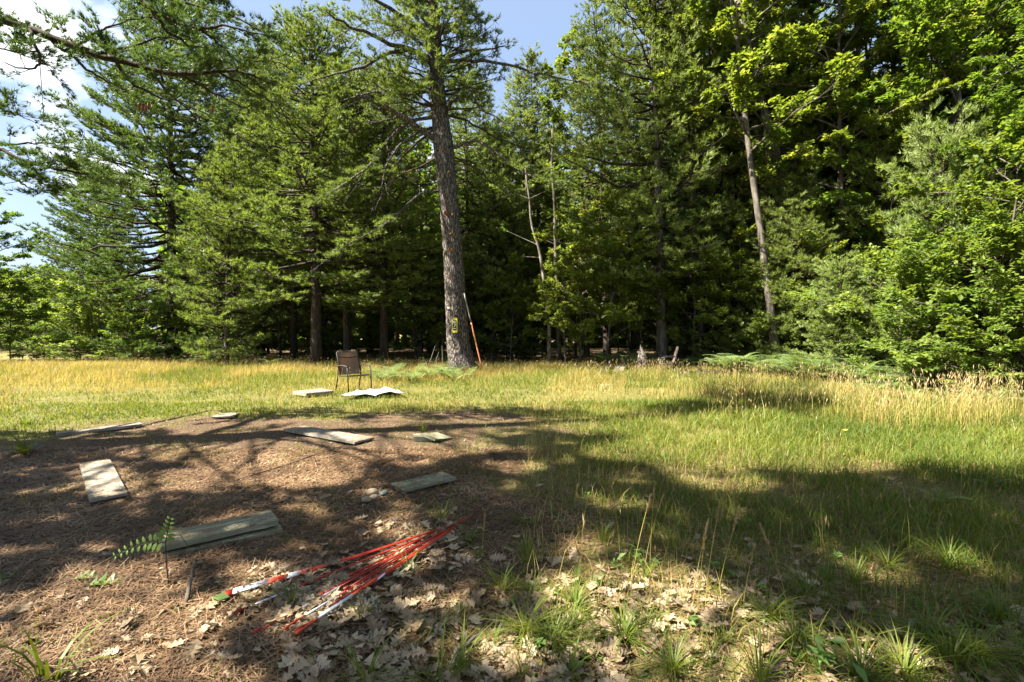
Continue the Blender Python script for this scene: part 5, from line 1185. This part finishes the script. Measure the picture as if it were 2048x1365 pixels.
p = at(897, 616, YM - .36); mb = MB(); box(mb, (0, 0, 0), (.12, .01, .055), 0, 0, .002); o = build(mb, 'bark_tag', M['cream']); o.location = p; o.rotation_euler = (0, 0, R(-40)); tag(o, 'small cream tag fixed high on the left side of the large pine trunk', 'tag')
def pole():
    Y0 = 17.5; A = at(966, 712, Y0); A[2] = 0; B = at(929, 590, Y0 + .1); r = empty('leaning_pole', tuple(A)); tag(r, 'orange painted pole with a bare grey top leaning on the large pine', 'pole'); d = B - A
    a = MB(); tube(a, np.outer(np.linspace(0, .64, 6), d), np.linspace(.027, .025, 6), 8); build(a, 'painted_shaft', M['orange_wood'], r, True); b = MB(); tube(b, np.outer(np.linspace(.64, 1.02, 5), d), np.linspace(.025, .02, 5), 8); build(b, 'bare_top', M['grey_wood'], r, True)
pole()
for (a, b, lb) in (((852, 712), (870, 693), 'thin pale stick leaning right in grass left of the large pine'), ((862, 712), (878, 704), 'second thin pale stick beside the leaning one'), ((885, 712), (884, 692), 'upright thin stick by the left side of the large pine')):
    A = at(*a, 17.6); B = at(*b, 17.6); A[2] = 0; mb = MB(); tube(mb, [A * 0, (B - A) * .5 + [.01, 0, 0], B - A], [.012, .01, .007], 6); o = build(mb, 'thin_stick', M['grey_wood']); o.location = A; tag(o, lb, 'stick')

# ------------------------------------------------------------------ twigs and sticks on the ground
def stick(pts, r0, label, z=.015, mat='bark_dark', group=None, up=None):
    P = np.array([gp(a, b, z) for a, b in pts]); 
    if up: 
        for i, u in enumerate(up): P[i, 2] += u
    base = P[0].copy(); P = P - base; Q, _ = path_at(P, np.linspace(0, 1, 8)); rng = np.random.default_rng(int(pts[0][0])); Q[1:-1] += rng.normal(0, .004, (6, 3)); mb = MB(); tube(mb, Q, np.linspace(r0, r0 * .45, 8), 6)
    k = Q[4]; tube(mb, [k, k + (Q[6] - k) * .6 + [0, .03, .004]], [r0 * .45, r0 * .2], 4); o = build(mb, 'fallen_stick', M[mat], smooth=True); o.location = base; tag(o, label, 'stick', group)
stick([(372, 1208), (378, 1190), (390, 1158)], .013, 'stubby broken stick standing up from the needles at the lower left', up=(0, .05, .11), mat='bark_grey')
stick([(212, 1118), (260, 1122), (335, 1121)], .007, 'long thin stick lying below the double plank')
stick([(545, 1138), (610, 1112), (665, 1100), (765, 1108)], .006, 'bent thin twig between the plank and the rods', mat='bark_grey')
stick([(115, 1108), (145, 1098), (168, 1090)], .008, 'short grey stick in the shade left of the double plank', mat='bark_grey')
stick([(780, 1042), (820, 1040), (852, 1026)], .009, 'pale broken stick above the far ends of the rods', mat='bark_grey')
stick([(505, 964), (530, 972), (552, 975)], .008, 'short dark stick in the middle of the bare patch')
stick([(420, 975), (560, 935), (690, 890)], .007, 'long faint dark line crossing the sunlit needles')  # thin dark tube laid diagonally across the needles
stick([(555, 1008), (575, 1000), (590, 996)], .008, 'dark short twig above the right end of the double plank')
stick([(650, 1245), (700, 1262), (760, 1278)], .006, 'dark thin twig crossing the low end of the lowest rods')
stick([(120, 1150), (220, 1155), (330, 1125)], .005, 'thin grey twig right of the left picture edge', mat='bark_grey')
stick([(905, 1335), (915, 1300), (960, 1268)], .014, 'thick pale bark chip among leaves at the bottom centre', mat='bark_pale')
stick([(270, 945), (285, 955), (278, 962)], .008, 'small dark twig right of the wide pale board')
for i in range(60):
    a = rngt.uniform(0, 1300); b = rngt.uniform(880, 1350); t = rngt.uniform(-1, 1); l = rngt.uniform(8, 30)
    stick([(a, b), (a + l, b + t * l * .3), (a + 2 * l, b + t * l * .6)], rngt.uniform(.002, .005), 'small dark twig scattered on the needles', .012, 'bark_dark', 'small twigs on the bare ground')

# yellow flower
p = gp(1688, 885); r = empty('yellow_flower', (p[0], p[1], 0)); tag(r, 'single yellow flower in the sunlit grass on the right', 'flower'); mb = MB(); tube(mb, [(0, 0, 0), (.01, 0, .16)], .002, 4); build(mb, 'stem', M['fern'], r)
for k in range(7):
    a = k * .9; d = np.array([math.cos(a), math.sin(a) * .8, .35]); mb = MB(); c = np.array([.01, 0, .16]); s = np.array([-d[1], d[0], 0]) * .012; mb.add([c, c + d * .02 + s, c + d * .038, c + d * .02 - s], None, [(0, 1, 2, 3)]); build(mb, 'petal', M['flower'], r)

# drop any template that was never planted
for k, t in T0.items():
    if t[2] == 0:
        for cs in t[1].values():
            for c in cs: bpy.data.objects.remove(c)
        bpy.data.objects.remove(t[0])
tot = {}
for ob in bpy.data.objects:
    if ob.type == 'MESH': tot[ob.data.name] = sum(1 for _ in ()) or len(ob.data.polygons)
print('polys', sum(tot.values()), 'objects', len(bpy.data.objects))
